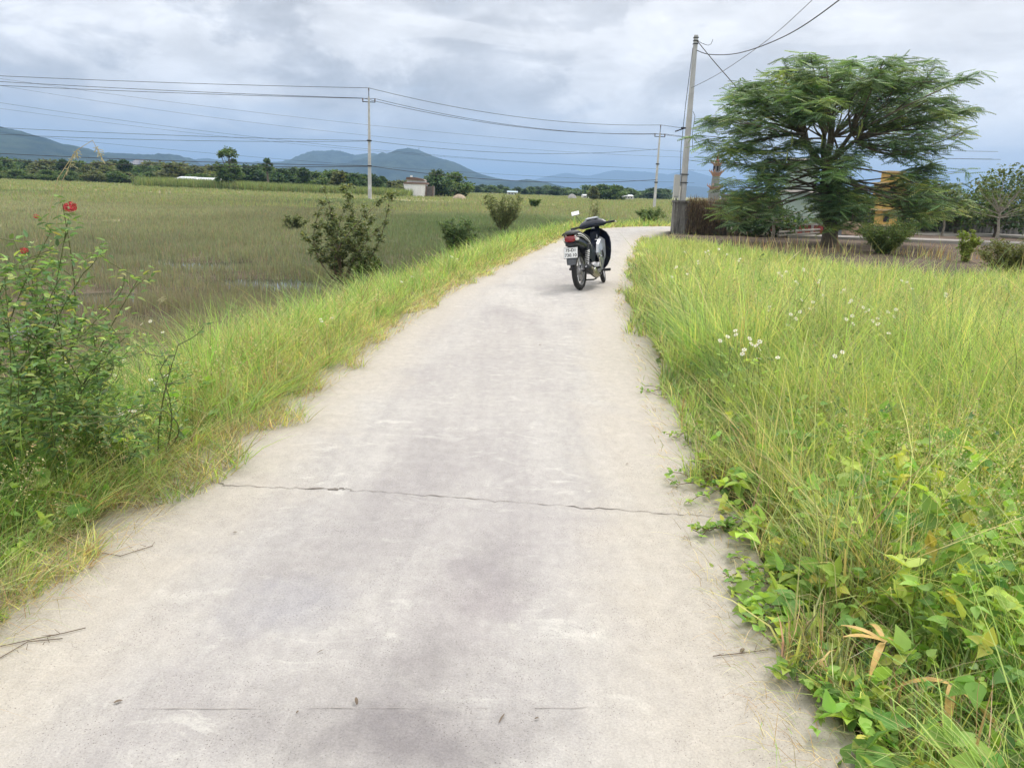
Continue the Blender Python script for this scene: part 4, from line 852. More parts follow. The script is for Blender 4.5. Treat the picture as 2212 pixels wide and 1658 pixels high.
reed('arched dry stalk bending over the marsh at the left', gp(190, 930, -.2), [dp(215, 720, 3.9), dp(260, 690, 3.9), dp(330, 720, 3.9), dp(368, 768, 3.9)], 513, dp(372, 775, 3.9))
reed('upright dry grass stalk against the marsh', gp(395, 880, -.2), [dp(370, 740, 4.9), dp(342, 660, 4.9), dp(350, 640, 4.9)], 514, dp(352, 640, 4.9))

# ------------------------------------------------------------------ white daisy weeds
PET_W = mat('petal_white', (.74, .72, .60), .6); DISC = mat('disc_yellow', (.65, .42, .05), .7)
def daisy_proto(seed, nf, hs):
    random.seed(seed); t = empty('daisy_plant'); mb = MB(); P, A = [], []
    heads = []
    for k in range(nf):
        e = Vector((random.gauss(0, .07), random.gauss(0, .07), hs * random.uniform(.8, 1.0))); pts = limb(mb, (0, 0, 0), e, .0025, .0015, .06, 6, 4); heads.append(e)
        for q in pts[1:5]:
            P.append(q); A.append(random.uniform(0, 6.28)); P.append(q); A.append(random.uniform(0, 6.28))
    mb.build('stem', M_STEM, t); n = len(P)
    scatter('foliage', NARR_V, LEAF_F, np.array([tuple(p) for p in P]), rot_mats(np.array(A), rng.normal(.3, .3, n), rng.normal(0, .3, n)), np.full(n, .05), palette(n, [G_MID, G_LIM], [1, 1]), M_LEAF, t)
    for e in heads:
        m2 = MB(); ax = Vector((random.gauss(0, .3), -.45 + random.gauss(0, .3), 1)).normalized(); u = ax.cross(Vector((1, 0, 0))).normalized(); v = ax.cross(u)
        for k in range(6):
            a = k * 6.28 / 6; d = u * math.cos(a) + v * math.sin(a); pz = d.cross(ax)
            m2.add([e + d * .003, e + d * .013 + pz * .006, e + d * .020 + ax * .001, e + d * .013 - pz * .006], [(0, 1, 2, 3)])
        f = m2.build('flower', PET_W, t, smooth=False)
        m3 = MB(); m3.lathe([(.0, .0035), (.004, .003), (.005, 0), (.0, -.002)], e, 8); m3.build('disc', DISC, f)
    return t
dpro = [daisy_proto(600 + k, 2 + k % 3, .62 if k < 3 else .5) for k in range(4)]; dused = set(); random.seed(8)
spots = [(1590, 745), (1632, 742), (1655, 747), (1610, 690), (1650, 655), (1720, 680), (1745, 652), (1755, 668), (1800, 752), (1840, 690), (1880, 670), (1720, 610), (1760, 600), (1742, 585), (1850, 655), (1700, 705), (1575, 705), (1930, 675), (1902, 700), (1660, 690), (1810, 620), (1690, 590),
         (1470, 580), (1455, 600), (1500, 560), (1530, 545), (1560, 540), (1480, 545), (1590, 555), (2050, 640), (1960, 610), (1780, 640), (1555, 720)]
for i, (x, y) in enumerate(spots):
    k = i % 4; o = dpro[k] if k not in dused else copy_tree(dpro[k]); dused.add(k); hh = (.62 if k < 3 else .5)
    p = gp(x, y, hh * .92); z = hz(p.x, p.y); o.location = (p.x, p.y, z); o.rotation_euler = (0, 0, random.uniform(-.6, .6))
    sc = 1.0 + .03 * p.length; o.scale = (sc * .8, sc * .8, (hh * .92 - z) / (hh * .92)); tag(o, 'white-petalled daisy weed standing in the right meadow', 'wildflower', 'white daisies in the right meadow')
lspots = [(122, 765), (148, 785), (175, 790), (190, 800), (265, 880), (272, 885), (360, 948), (440, 915), (208, 770), (340, 820), (240, 760), (890, 598), (860, 605), (1190, 590), (330, 700), (232, 812), (500, 870), (700, 690), (980, 555)]
for i, (x, y) in enumerate(lspots):
    k = i % 4; o = copy_tree(dpro[k]); hh = (.62 if k < 3 else .5) * .7
    p = gp(x, y, hh * .8 - .1); z = hz(p.x, p.y)
    if z < -.15 and abs(float(lateral(np.array([p.x]), np.array([p.y]))[0])) < RHW + .04: bpy.data.batch_remove([*o.children_recursive, o]); continue
    o.location = (p.x, p.y, z); o.rotation_euler = (0, 0, random.uniform(-.6, .6))
    s_ = (hh * .8 - .1 - z) / ((.62 if k < 3 else .5) * .92); o.scale = (.9, .9, s_); tag(o, 'white-petalled daisy weed in the left verge', 'wildflower', 'white daisies in the left verge')

# ------------------------------------------------------------------ creeping runners and dead leaves at the right
def creeper(label, x, y, ang, L, seed, pal=VG, wts=(40, 36, 22, 2), leaf=.05, tpl=LEAF_V, per=4):
    random.seed(seed); g = np.random.default_rng(seed); b0 = gp(x, y) + Vector((.10, 0, 0)); leaf *= .72; t = empty('creeping_vine', b0); tag(t, label, 'vine'); mb = MB(); P = []
    L *= 1.25
    for j in range(3):
        a = ang + random.gauss(0, .35); pts = [Vector((0, 0, .01))]
        for i in range(1, 9):
            a += random.gauss(0, .2); pts.append(pts[-1] + Vector((math.cos(a), math.sin(a), 0)) * L / 8); pts[-1].z = .01 + .03 * abs(math.sin(i * .9 + j))
        mb.tube(pts, .002, 5); P += pts[2:]
    P = [p + Vector((random.gauss(0, .01), random.gauss(0, .01), .01)) for p in P for _ in range(per)]; n = len(P); mb.build('stem', M_STEMB, t)
    scatter('foliage', tpl, LEAF_F, np.array([tuple(p) for p in P]), rot_mats(g.uniform(0, 6.28, n), g.normal(.2, .35, n), g.normal(0, .4, n)), leaf * g.uniform(.6, 1.2, n), palette(n, pal, wts, .15).clip(.01, .8), M_LEAF, t)
for i, (x, y, a, L, lf, lb) in enumerate([(1500, 858, 3.1, .42, .04, 'leafy runner creeping onto the slab farthest up the right edge'), (1560, 940, 3.2, .42, .04, 'leafy runner with a curled tip below the farthest one'), (1570, 1060, 3.0, .34, .055, 'broad-leaved runner just above the crack end'), (1600, 1140, 3.1, .3, .045, 'small runner sprawling over the crack end'),
                                      (1640, 1260, 3.2, .2, .05, 'runner tuft on the slab edge below the crack'), (1690, 1350, 3.0, .2, .06, 'runner with bigger leaves above the withered leaf'), (1760, 1440, 3.3, .22, .07, 'near runner with large dull leaves'), (1870, 1600, 3.1, .16, .07, 'nearest runner with large leaves at the bottom edge')]):
    creeper(lb, x, y, a, L, 700 + i, leaf=lf)
def blade_leaf(mb, a, d, L, wd, up, bend):
    a = Vector(a); d = Vector(d).normalized(); sd_ = d.cross(Vector((0, 0, 1))).normalized(); V = []
    for i in range(7):
        t = i / 6; c_ = a + d * L * t + Vector((0, 0, up * t - bend * t * t)); ww = wd * math.sin(math.pi * (.12 + .86 * t)) ** .8 / 2; V += [c_ - sd_ * ww, c_ + Vector((0, 0, -.15 * ww)), c_ + sd_ * ww]
    mb.add(V, [(3 * i + j, 3 * i + j + 1, 3 * i + j + 4, 3 * i + j + 3) for i in range(6) for j in (0, 1)])
M_DEAD = mat('dead_leaf', (.46, .30, .09), .6, var=.3, vscale=30); M_YEL = mat('yellow_leaf', (.62, .58, .10), .5)
q = gp(1905, 1415, .12); t = empty('withered_plant', (q.x, q.y, hz(q.x, q.y))); tag(t, 'withered orange strap-leaved plant among the vine leaves', 'plant')
for i, (dx, dy, L) in enumerate([(-.3, .2, .13), (0, 1, .14), (.9, .5, .12), (-1, -.3, .16), (-.7, -.9, .15)]):
    mb = MB(); blade_leaf(mb, (0, 0, .2), (dx, dy, 0), L, .022, .06 + .03 * (i % 2), .05 + .07 * (i % 3)); mb.build('leaf', M_DEAD, t)
mb = MB(); mb.tube([(0, 0, 0), (0, 0, .2)], .006, 6); mb.build('stem', M_STEM, t)
q = gp(2050, 1500, .1); t = empty('withered_plant', (q.x, q.y, hz(q.x, q.y))); tag(t, 'withered plant with one long folded orange leaf, lower right', 'plant')
for i, (dx, dy, L) in enumerate([(-.9, .5, .16), (.5, -1, .2), (-.5, -.9, .14)]):
    mb = MB(); blade_leaf(mb, (0, 0, .17), (dx, dy, 0), L, .026, .03, .12); mb.build('leaf', M_DEAD, t)
mb = MB(); mb.tube([(0, 0, 0), (0, 0, .17)], .006, 6); mb.build('stem', M_STEM, t)
q = gp(1866, 1596, .04); t = empty('yellow_leaf', q); tag(t, 'single round yellow leaf at the slab edge bottom right', 'leaf')
mb = MB(); V = [(0, 0, .012)] + [(.02 * math.cos(k * .524), .021 * math.sin(k * .524), 0) for k in range(12)]; mb.add(V, [(0, 1 + k, 1 + (k + 1) % 12) for k in range(12)]); mb.build('blade', M_YEL, t)
mb = MB(); mb.tube([(0, .02, 0), (.01, .045, -.01), (.03, .06, -.03)], .0012, 5); mb.build('stalk', M_STEM, t)
# litter on the slab
M_DRY = mat('dry_litter', (.14, .105, .075), .8)
for x, y, L, a, lb in [(771, 1521, .022, 1.8, 'small dark curled leaf upright near the bottom of the lane'), (246, 1517, .024, .4, 'tan curled leaf at the lower left of the lane'), (1155, 1552, .014, .2, 'dark crumb of leaf near the bottom centre'), (503, 1150, .018, .1, 'tiny dark leaf left of the stain'), (640, 1540, .012, 1.0, 'dark crumb below the joint line'), (1352, 1002, .02, .1, 'tiny leaf on the slab above the crack'), (1165, 745, .035, .8, 'small dark leaf far up the lane'), (710, 832, .03, .1, 'small brown leaf near the left edge of the lane'), (1600, 1408, .03, .8, 'withered brown leaf scrap beside the near vine'), (1078, 1560, .045, 1.1, 'thin dark twig flake at the bottom of the lane'), (685, 1410, .03, .7, 'short thin twig flake left of centre')]:
    q = gp(x, y, .004); t = empty('fallen_leaf', q, a); tag(t, lb, 'leaf'); mb = MB(); blade_leaf(mb, (0, 0, .001), (1, .1, 0), L, L * (.12 if 'twig' in lb else .45), .012 if 'upright' not in lb else .022, .012); mb.build('blade', M_DRY, t)
for pts, lb in (([(1540, 1416), (1600, 1410), (1660, 1402)], 'long dry twig poking out from the near vine'), ([(0, 1395), (70, 1380), (130, 1368), (185, 1355)], 'long dry runner lying on the slab at the lower left'), ([(0, 1420), (60, 1385), (135, 1378)], 'second dry runner below the long one, lower left'), ([(200, 1190), (260, 1200), (330, 1178)], 'straight dry stalk on the slab below the left verge')):
    P0 = [gp(x, y, .006) for x, y in pts]; t = empty('dry_twig', P0[0]); tag(t, lb, 'twig'); mb = MB(); mb.tube([p - P0[0] for p in P0], .0016, 5)
    for k in range(4):
        a = (P0[0].lerp(P0[-1], random.random())) - P0[0]; mb.tube([a, a + Vector((random.gauss(0, .02), random.gauss(0, .02), .012))], [.0012, .0006], 4)
    mb.build('stem', M_DRY, t)
q = gp(1434, 762, .012); mb = MB(); mb.add([q + Vector(v) for v in ((-.05, 0, 0), (-.01, -.02, .012), (.04, -.005, .004), (.05, .03, .018), (0, .05, .008), (-.04, .03, .014), (0, .015, .028))], [(0, 1, 6), (1, 2, 6), (2, 3, 6), (3, 4, 6), (4, 5, 6), (5, 0, 6)])
o = mb.build('paper_scrap', mat('paper', (.8, .8, .78), .7), smooth=False); tag(o, 'crumpled white paper scrap at the right edge of the lane', 'litter')

# ------------------------------------------------------------------ poles and cables
def cable(label, a, b_, sag, r=.03, group=None, n=24, name='overhead_cable'):
    a, b_ = Vector(a), Vector(b_); mb = MB(); pts = []
    for i in range(n + 1):
        t_ = i / n; p = a.lerp(b_, t_); p.z -= sag * 4 * t_ * (1 - t_); pts.append(p)
    mb.tube(pts, r, 5); o = mb.build(name, M_WIRE); tag(o, label, 'cable', group); return o
def line_pole(label, base, H, r0, r1, arm_az, lean=0):
    t = empty('power_pole', base); tag(t, label, 'power pole'); t.rotation_euler = (0, lean, 0)
    mb = MB(); n = 9; mb.ring([[Vector((r * math.cos(a * math.pi / 4 + .39), r * math.sin(a * math.pi / 4 + .39), z)) for a in range(8)] for z, r in ((-.4, r0), (H * .5, (r0 + r1) / 2), (H, r1))]); mb.build('pole', M_CONC, t)
    d = Vector((math.cos(arm_az), math.sin(arm_az), 0)); z = H - .55; ar = MB(); ar.box((0, 0, z), (1.5, .09, .09), Matrix.Rotation(arm_az, 3, 'Z')); ar.box((0, 0, H + .3), (.07, .07, .8)); ar.build('crossarm', M_IRON, t, smooth=False)
    tops = []
    for k, o in enumerate((-.7, .7, 0)):
        c = d * o + Vector((0, 0, z + .05 if o else H + .65)); i_ = MB(); i_.lathe([(.03, 0), (.09, .05), (.05, .1), (.10, .16), (.05, .22), (.09, .28), (.03, .36)], c, 10); i_.build('insulator', M_PORC, t); tops.append(Vector(base) + c + Vector((0, 0, .34)) + Vector((lean * c.z, 0, 0)))
    bd = MB(); bd.box((0, -r0 * .86, 1.55), (r0 * 1.1, .02, .5)); bd.build('number_board', mat('pale_board', (.62, .62, .62), .6), t, smooth=False)
    for z_ in (H * .585, H * .34):
        c = MB(); c.lathe([(r0 + .04, -.08), (r0 + .04, .08)], (0, 0, z_), 10); c.build('clamp', M_IRON, t)
    return tops
A0 = gp(799, 432, -.15); A0.z = -.2; Ha = dp(802, 198, A0.y).z + .2 - .6
ta = line_pole('concrete power pole standing in the middle of the marsh', A0, Ha, .24, .11, .1)
B0 = dp(1413, 448, 112); B0.z = -.1; Hb = dp(1430, 275, 112).z + .1 - .7
tb = line_pole('slimmer leaning power pole beyond the bend of the lane', B0, Hb, .22, .10, .1, lean=.004)
C0 = Vector((-100, 96, 0)); D0 = Vector((66, 124, 0))
pr = [(0, 152), (0, 170), (0, 155)]
L0 = [Vector((C0.x, C0.y, 0)) + Vector((k, 0, 0)) for k in (-.7, .7, 0)]
for k, tp in enumerate(ta):
    q = dp(0, (160, 171, 151)[k], 92); far = tp + (q - tp) * 2.1; far.z = q.z + (q.z - tp.z) * .6
    cable('main power line running left from the marsh pole', tp, far, .6, .028, 'main power lines left of the marsh pole')
    cable('main power line from the marsh pole to the leaning pole', tp, tb[k], 1.2, .028, 'main power lines between the two poles')
    cable('main power line running right from the leaning pole', tb[k], tb[k] + Vector((55, 14, -1.0)), .8, .028, 'main power lines right of the leaning pole')
for (z1, yl, yr, lb, r) in ((.585, (262, 266), 322, 'middle', .022), (.34, (318, 322), 388, 'lowest', .035)):
    pa = A0 + Vector((0, 0, Ha * z1)); pb = dp(1421, yr, B0.y)
    for k in (0, 1):
        q = dp(0, yl[k], 92); far = pa + (q - pa) * 2.0
        cable('%s low-voltage cable running left from the marsh pole' % lb, pa + Vector((0, 0, -.06 * k)), far, .7 + .5 * k, r, '%s cables left of the marsh pole' % lb)
    cable('%s low-voltage cable from the marsh pole to the leaning pole' % lb, pa, pb, 1.0, r)
# distant transmission lines crossing the sky
for i, (p0, p1, dd, sg, lb) in enumerate([((-200, 150), (1700, 345), 210, 5.0, 'upper thin far cable sloping down to the horizon'), ((-200, 140), (1700, 340), 205, 3.0, 'topmost thin far cable sloping down across the sky'), ((-200, 190), (1500, 368), 180, 3.0, 'far cable crossing below the main lines at the left'), ((-150, 270), (1500, 395), 200, 2.0, 'lowest thin far cable crossing in front of the hills'), ((-200, 205), (1700, 372), 230, 4.5, 'faint far cable in the middle of the sky')]):
    cable(lb, dp(*p0, dd), dp(*p1, dd * 1.15), sg, .026, None, 40)

# near pole behind the wall
n0 = gp(1468, 500); n0.z = -.05; t = empty('utility_pole', n0); tag(t, 'tall concrete pole behind the mossy wall with a meter box', 'utility pole')
topz = dp(1498, 76, n0.y).z; H = topz - n0.z
mb = MB()
rings = []
for z, a, b_ in ((-.3, .145, .13), (1.0, .14, .125), (4.0, .115, .10), (H, .08, .075)):
    rings.append([Vector((sx * a, sy * b_, z)) for sx, sy in ((-1, -.6), (-.6, -1), (.6, -1), (1, -.6), (1, .6), (.6, 1), (-.6, 1), (-1, .6))])
mb.ring(rings); po = mb.build('pole', M_CONC, t, smooth=False)
for z in (H - .12, H - .24, H - .36, H - .5): pass
mb = MB()
for z in (H - .1, H - .22, H - .34): mb.box((0, 0, z), (.20, .19, .035))
mb.build('steel_band', M_IRON, t, smooth=False)
for z in (2.15, 2.5): mb = MB(); mb.box((0, 0, z), (.33, .29, .03)); mb.build('strap', M_IRON, t, smooth=False)
bx = MB(); bx.box((-.30, -.02, 2.0), (.24, .28, .95)); mbx = bx.build('meter_box', mat('grey_box', (.52, .52, .50), .5), t, smooth=False, bevel=.02)
mb = MB(); mb.box((-.30, -.165, 2.0), (.19, .008, .82)); mb.build('door', mat('grey_door', (.56, .56, .54), .5), mbx, smooth=False)
mb = MB(); mb.tube([(-.19, -.16, .3), (-.17, -.17, 1.3), (-.165, -.17, 2.0)], .035, 8); mb.build('conduit', mat('pvc', (.66, .65, .6), .5), t)
mb = MB(); random.seed(9)
for k in range(6):
    x0 = -.38 + .05 * k; mb.tube([(x0, -.14, 1.55), (x0 - .08 + random.gauss(0, .05), -.2, 1.2 + random.gauss(0, .1)), (x0 - .02, -.22, .95 + random.gauss(0, .12)), (-.2, -.17, 1.25), (-.16, -.15, 1.7)], .012, 5)
mb.tube([(-.2, -.12, 2.4), (-.26, -.1, 3.6), (-.22, -.1, 5.4), (-.12, -.08, 7.4), (-.1, 0, H - .5)], .013, 5)
mb.tube([(.12, -.1, 5.1), (.22, -.1, 4.9), (.17, -.1, 4.2), (.25, -.1, 3.5)], .011, 5); mb.build('wire_loop', M_WIRE, t)
mb = MB(); mb.box((-.32, 0, 4.35), (.5, .05, .05), Matrix.Rotation(-.35, 3, 'Y')); mb.box((-.1, 0, 4.42), (.42, .08, .06)); mb.build('bracket', M_IRON, t, smooth=False)
P_ = lambda x, y, Y: dp(x, y, Y)
def ncable(lb, pts, r=.016):
    mb = MB(); sp = []
    for i in range(len(pts) - 1):
        a, b2, c, d = pts[max(i - 1, 0)], pts[i], pts[i + 1], pts[min(i + 2, len(pts) - 1)]
        for k in range(10):
            u = k / 10; sp.append(.5 * ((2 * b2) + (c - a) * u + (2 * a - 5 * b2 + 4 * c - d) * u * u + (3 * b2 - a - 3 * c + d) * u ** 3))
    sp.append(pts[-1]); mb.tube(sp, r, 5); o = mb.build('overhead_cable', M_WIRE); tag(o, lb, 'cable')
Yn = n0.y
ncable('thick cable rising from the near pole to the top of the picture', [P_(1503, 108, Yn), P_(1535, 118, Yn - 1), P_(1600, 114, Yn - 4), P_(1700, 76, Yn - 9), P_(1813, 0, Yn - 14), P_(1950, -120, Yn - 18)], .017)
ncable('thin cable rising steeply right of the near pole', [P_(1490, 192, Yn), P_(1560, 155, Yn - 2), P_(1660, 85, Yn - 6), P_(1757, -2, Yn - 10), P_(1850, -95, Yn - 13)], .009)
ncable('black cable dropping from the pole top into the tree', [P_(1504, 86, Yn), P_(1540, 130, Yn - 1), P_(1585, 182, Yn - 2), P_(1610, 215, Yn - 2.6)], .018)
ncable('short looped wire end hooked at the pole top', [P_(1505, 88, Yn), P_(1525, 97, Yn - .4), P_(1535, 96, Yn - .6), P_(1540, 85, Yn - .7)], .010)
ncable('thin service wire running right from the near pole', [P_(1480, 345, Yn), P_(1530, 352, Yn + 3), P_(1600, 362, Yn + 8)], .010)
mb = MB(); q = dp(1457, 440, 190); q.z = 0
t = empty('power_pole', q); tag(t, 'tiny far pole on the horizon left of the wall', 'power pole'); mb.tube([(0, 0, 0), (0, 0, 5.0)], [.12, .08], 7); mb.build('pole', M_CONC, t)

# ------------------------------------------------------------------ mossy wall with dry vines
def stonemat(name, a, b_, c_):
    m = bpy.data.materials.new(name); m.use_nodes = True; t = m.node_tree; b = t.nodes['Principled BSDF']; b.inputs['Roughness'].default_value = .95
    tcn = N(t, 'ShaderNodeTexCoord'); o = tcn.outputs['Object']; n_ = noise(t, mapping(t, o, (7, 7, .8)), 1.0, 7, .65); n2_ = noise(t, o, 5, 6, .7)
    c = mixc(t, ramp(t, n_, [(.4, 0), (.62, 1)]), a, b_); c = mixc(t, ramp(t, n2_, [(.5, 0), (.7, .8)]), c, c_); t.links.new(c, b.inputs['Base Color'])
    bn = N(t, 'ShaderNodeBump'); bn.inputs['Strength'].default_value = .6; bn.inputs['Distance'].default_value = .03; t.links.new(n2_, bn.inputs['Height']); t.links.new(bn.outputs[0], b.inputs['Normal']); return m
M_OLD = stonemat('old_stained_concrete', (.085, .082, .08), (.27, .26, .24), (.14, .135, .11))
wl = gp(1450, 500); wl.z = -.05
t = empty('wall', wl); tag(t, 'black-stained concrete wall end at the bend of the lane', 'wall')
wt = dp(1455, 432, wl.y).z + .05; random.seed(3)
W2 = 2.6
mb = MB(); mb.box((W2 / 2, .12, wt / 2 - .2), (W2, .24, wt + .2)); body = mb.build('wall_body', M_OLD, t, smooth=False, bevel=.012)
mb = MB(); mb.box((.40, -.02, wt / 2 - .16), (.78, .5, wt + .12)); mb.build('pillar', M_OLD, t, smooth=False, bevel=.015)
mb = MB(); mb.box((.40, -.02, wt - .06), (.88, .60, .10)); mb.box((W2 / 2 + .36, .12, wt - .05), (W2 - .75, .34, .06)); mb.build('coping', M_OLD, t, smooth=False, bevel=.02)
# dry creeper over the wall
random.seed(12); V0 = np.array(wl); n = 5200; g = np.random.default_rng(4)
px = wl.x + .45 + (g.gamma(2.2, .42, n)).clip(0, 2.3); pz = wl.z + wt * g.uniform(.0, 1.06, n) * 1.0; py = wl.y - .18 - g.random(n) * .5 * (1 - .3 * (pz - wl.z) / wt)
hh = g.uniform(.12, .5, n)
t2 = empty('dry_creeper', (wl.x + .8, wl.y - .2, wl.z)); tag(t2, 'tangled brown dry creeper hanging over the mossy wall', 'creeper')
o = blades(np.stack([px, py, pz], 1) - np.array(t2.location), hh, np.full(n, .016), g.uniform(0, 6.3, n), g.uniform(-.3, .3, n), g.uniform(-.3, .4, n), g.uniform(.3, 1.9, n), palette(n, [(.20, .15, .12), (.28, .22, .16), (.13, .10, .09), (.38, .32, .22)], [4, 3, 3, 1.5]).clip(.01, .6), 'foliage', label=None, parent=t2)

# ------------------------------------------------------------------ yard: path, monuments, rails, small trees
mb = MB(); mb.box((30, 35.0, -.02), (37, 2.6, .10)); o = mb.build('path', mat('yard_paving', (.27, .245, .23), .9, var=.2, vscale=.8, bump=.3), smooth=False); tag(o, 'grey paved strip crossing the yard under the trees', kind='structure')
mb = MB(); mb.box((30, 33.64, -.01), (37, .12, .16)); o = mb.build('kerb', mat('kerb_concrete', (.30, .28, .25), .9, var=.2, vscale=1), smooth=False); tag(o, 'low kerb along the front of the yard paving', kind='structure')

def stupa():
    D = 52.0; c = dp(1545, 400, D); t = empty('stupa_tower', (c.x, c.y, 0)); tag(t, 'small tiered stupa tower with a spire between pole and tree', 'monument')
    S = D / 1671 * 1.03
    grey = mat('stupa_grey', (.24, .25, .25), .85, var=.15, vscale=5); pink = mat('stupa_pink', (.42, .25, .19), .8, var=.15, vscale=5); red = mat('stupa_red', (.30, .06, .05), .6)
    zt = lambda y: dp(1547, y, D).z
    def octo(mbx, r0, r1, z0, z1, n=6): mbx.ring([[Vector((r0 * math.cos(k * 2 * math.pi / n), r0 * math.sin(k * 2 * math.pi / n), z0)) for k in range(n)], [Vector((r1 * math.cos(k * 2 * math.pi / n), r1 * math.sin(k * 2 * math.pi / n), z1)) for k in range(n)]])
    mb = MB(); octo(mb, .42, .39, -.1, zt(410)); octo(mb, .29, .26, zt(411), zt(386)); octo(mb, .25, .22, zt(386), zt(366)); octo(mb, .23, .21, zt(373), zt(356)); b0 = mb.build('tower_body', grey, t, smooth=False)
    for (y0, y1, r) in ((411, 404, .42), (381, 373, .36), (359, 353, .31)):
        mb = MB(); octo(mb, r * .68, r, zt(y0), zt(y1))
        for k in range(6):
            a = k * math.pi / 3; p0 = Vector((r * math.cos(a), r * math.sin(a), zt(y1))); mb.tube([p0 * 1 - Vector((p0.x * .12, p0.y * .12, 0)), p0 + Vector((.10 * math.cos(a), .10 * math.sin(a), .10)), p0 + Vector((.06 * math.cos(a), .06 * math.sin(a), .22))], [.05, .035, .015], 5)
        mb.build('eave', pink, t, smooth=False)
    for k in range(6):
        a = k * math.pi / 3 + math.pi / 6; r = .21
        mb = MB(); mb.box((r * math.cos(a), r * math.sin(a), zt(364)), (.04, .11, .30), Matrix.Rotation(a, 3, 'Z')); mb.build('window', mat('dark_opening', (.03, .03, .035), .8) if k == 0 else bpy.data.materials['dark_opening'], t, smooth=False)
    mb = MB(); z = zt(353); mb.lathe([(.14, z), (.15, z + .06), (.08, z + .12), (.11, z + .2), (.06, z + .26), (.08, z + .34), (.05, z + .42), (.07, z + .5), (.015, z + .62), (.01, z + .85)], (0, 0, 0), 12); mb.build('spire', red, t)
stupa()
def tomb_green():
    D = 37.6; x0 = dp(1668, 500, D).x; x1 = dp(1768, 500, D).x; cx = (x0 + x1) / 2; wd = x1 - x0; t = empty('green_tomb', (cx, D, 0)); tag(t, 'pale green tiled tomb tower on a red panelled base', 'tomb')
    gr = mat('pale_green_render', (.42, .52, .47), .7, var=.12, vscale=2); red = mat('tomb_red', (.36, .07, .06), .6, var=.15, vscale=8); trim = mat('tomb_trim', (.42, .38, .35), .8, var=.15, vscale=4); H2 = dp(1700, 500, D)
    z = lambda y, x=1715: dp(x, y, D).z
    mb = MB(); mb.box((0, 0, -.04), (wd * 1.12, wd * 1.12, .16)); mb.box((0, 0, z(482)), (wd * 1.04, wd * 1.04, .07)); mb.build('plinth', trim, t, smooth=False)
    mb = MB(); mb.box((0, 0, (.04 + z(483)) / 2), (wd * .98, wd * .98, z(483) - .04)); mb.build('panel', red, t, smooth=False)
    for sx in (-.49, -.16, .17, .49):
        mb = MB(); mb.box((sx * wd, -wd * .5, (.04 + z(483)) / 2), (.12, .06, z(483) - .05)); mb.build('pilaster', trim, t, smooth=False)
    mb = MB(); mb.box((0, 0, (z(482) + z(460)) / 2 + .03), (wd * .95, wd * .95, z(460) - z(482))); mb.box((0, 0, (z(459) + z(415)) / 2), (wd * .7, wd * .7, z(415) - z(459))); mb.box((-.02, 0, (z(410) + z(345)) / 2), (wd * .5, wd * .5, z(345) - z(410))); mb.build('tomb_body', gr, t, smooth=False, bevel=.02)
    for (yy, k) in ((460, .85), (413, .80), (345, .64)):
        mb = MB(); mb.box((0, 0, z(yy)), (wd * k + .14, wd * k + .14, .09), taper=.9); mb.build('eave', trim, t, smooth=False)
    for sx in (-.28, .0, .28):
        mb = MB(); mb.box((sx * wd, -wd * .478, z(471)), (.28, .03, .22)); f = mb.build('window', trim, t, smooth=False); mb = MB(); mb.box((sx * wd, -wd * .478 - .017, z(471)), (.20, .012, .15)); mb.build('pane', gr, f, smooth=False)
tomb_green()
def tomb_yellow():
    D = 42.5; a = dp(1882, 500, D); b2 = dp(1936, 500, D); cx = (a.x + b2.x) / 2; wd = (b2.x - a.x); t = empty('yellow_tower', (cx, D, 0)); tag(t, 'narrow yellow tiered shrine tower behind the big tree', 'shrine')
    ye = mat('yellow_render', (.55, .36, .11), .75, var=.15, vscale=3); tr = mat('yellow_trim', (.52, .40, .22), .8); z = lambda y: dp(1905, y, D).z; gy = mat('shrine_grey', (.26, .25, .25), .85, var=.2, vscale=4)
    mb = MB(); mb.box((0, 0, z(485) / 2), (wd * .95, wd * .95, z(485))); mb.build('base', gy, t, smooth=False)
    mb = MB()
    for y0, y1, k in ((485, 455, .62), (452, 425, .72), (421, 398, .90), (395, 372, .58)): mb.box((0, 0, (z(y0) + z(y1)) / 2), (wd * k, wd * k, z(y1) - z(y0)))
    mb.build('tower_body', ye, t, smooth=False)
    for y, k in ((453, .95), (423, 1.06), (396, 1.06), (371, .75), (486, 1.02)):
        mb = MB(); mb.box((0, 0, z(y)), (wd * k, wd * k, .09)); mb.build('cornice', tr, t, smooth=False)
    for y, k, ww in ((384, .58, .18), (410, .90, .22), (470, .62, .3)):
        mb = MB(); mb.box((-.12 * wd, -wd * k / 2 - .006, z(y)), (ww, .02, ww * 1.4)); mb.build('window', bpy.data.materials['dark_opening'], t, smooth=False)
tomb_yellow()
# rail of round timber in front of the green tomb
M_TIM = mat('weathered_timber', (.33, .30, .26), .9, var=.3, vscale=6)
t0_ = gp(1680, 512); t1_ = gp(1786, 506); t = empty('timber_rail', t0_); tag(t, 'low weathered timber rails in front of the green tomb', 'rail'); L = t1_ - t0_
for k, z in enumerate((.05, .20)): mb = MB(); mb.tube([Vector((0, 0, z)), L * .5 + Vector((0, 0, z + .03)), L + Vector((.2, 0, z + .08))], .045, 8); mb.build('rail', M_TIM, t)
for k in (.05, .5, .95): mb = MB(); mb.box(L * k + Vector((0, .09, .12)), (.09, .07, .36)); mb.build('post', M_TIM, t, smooth=False)
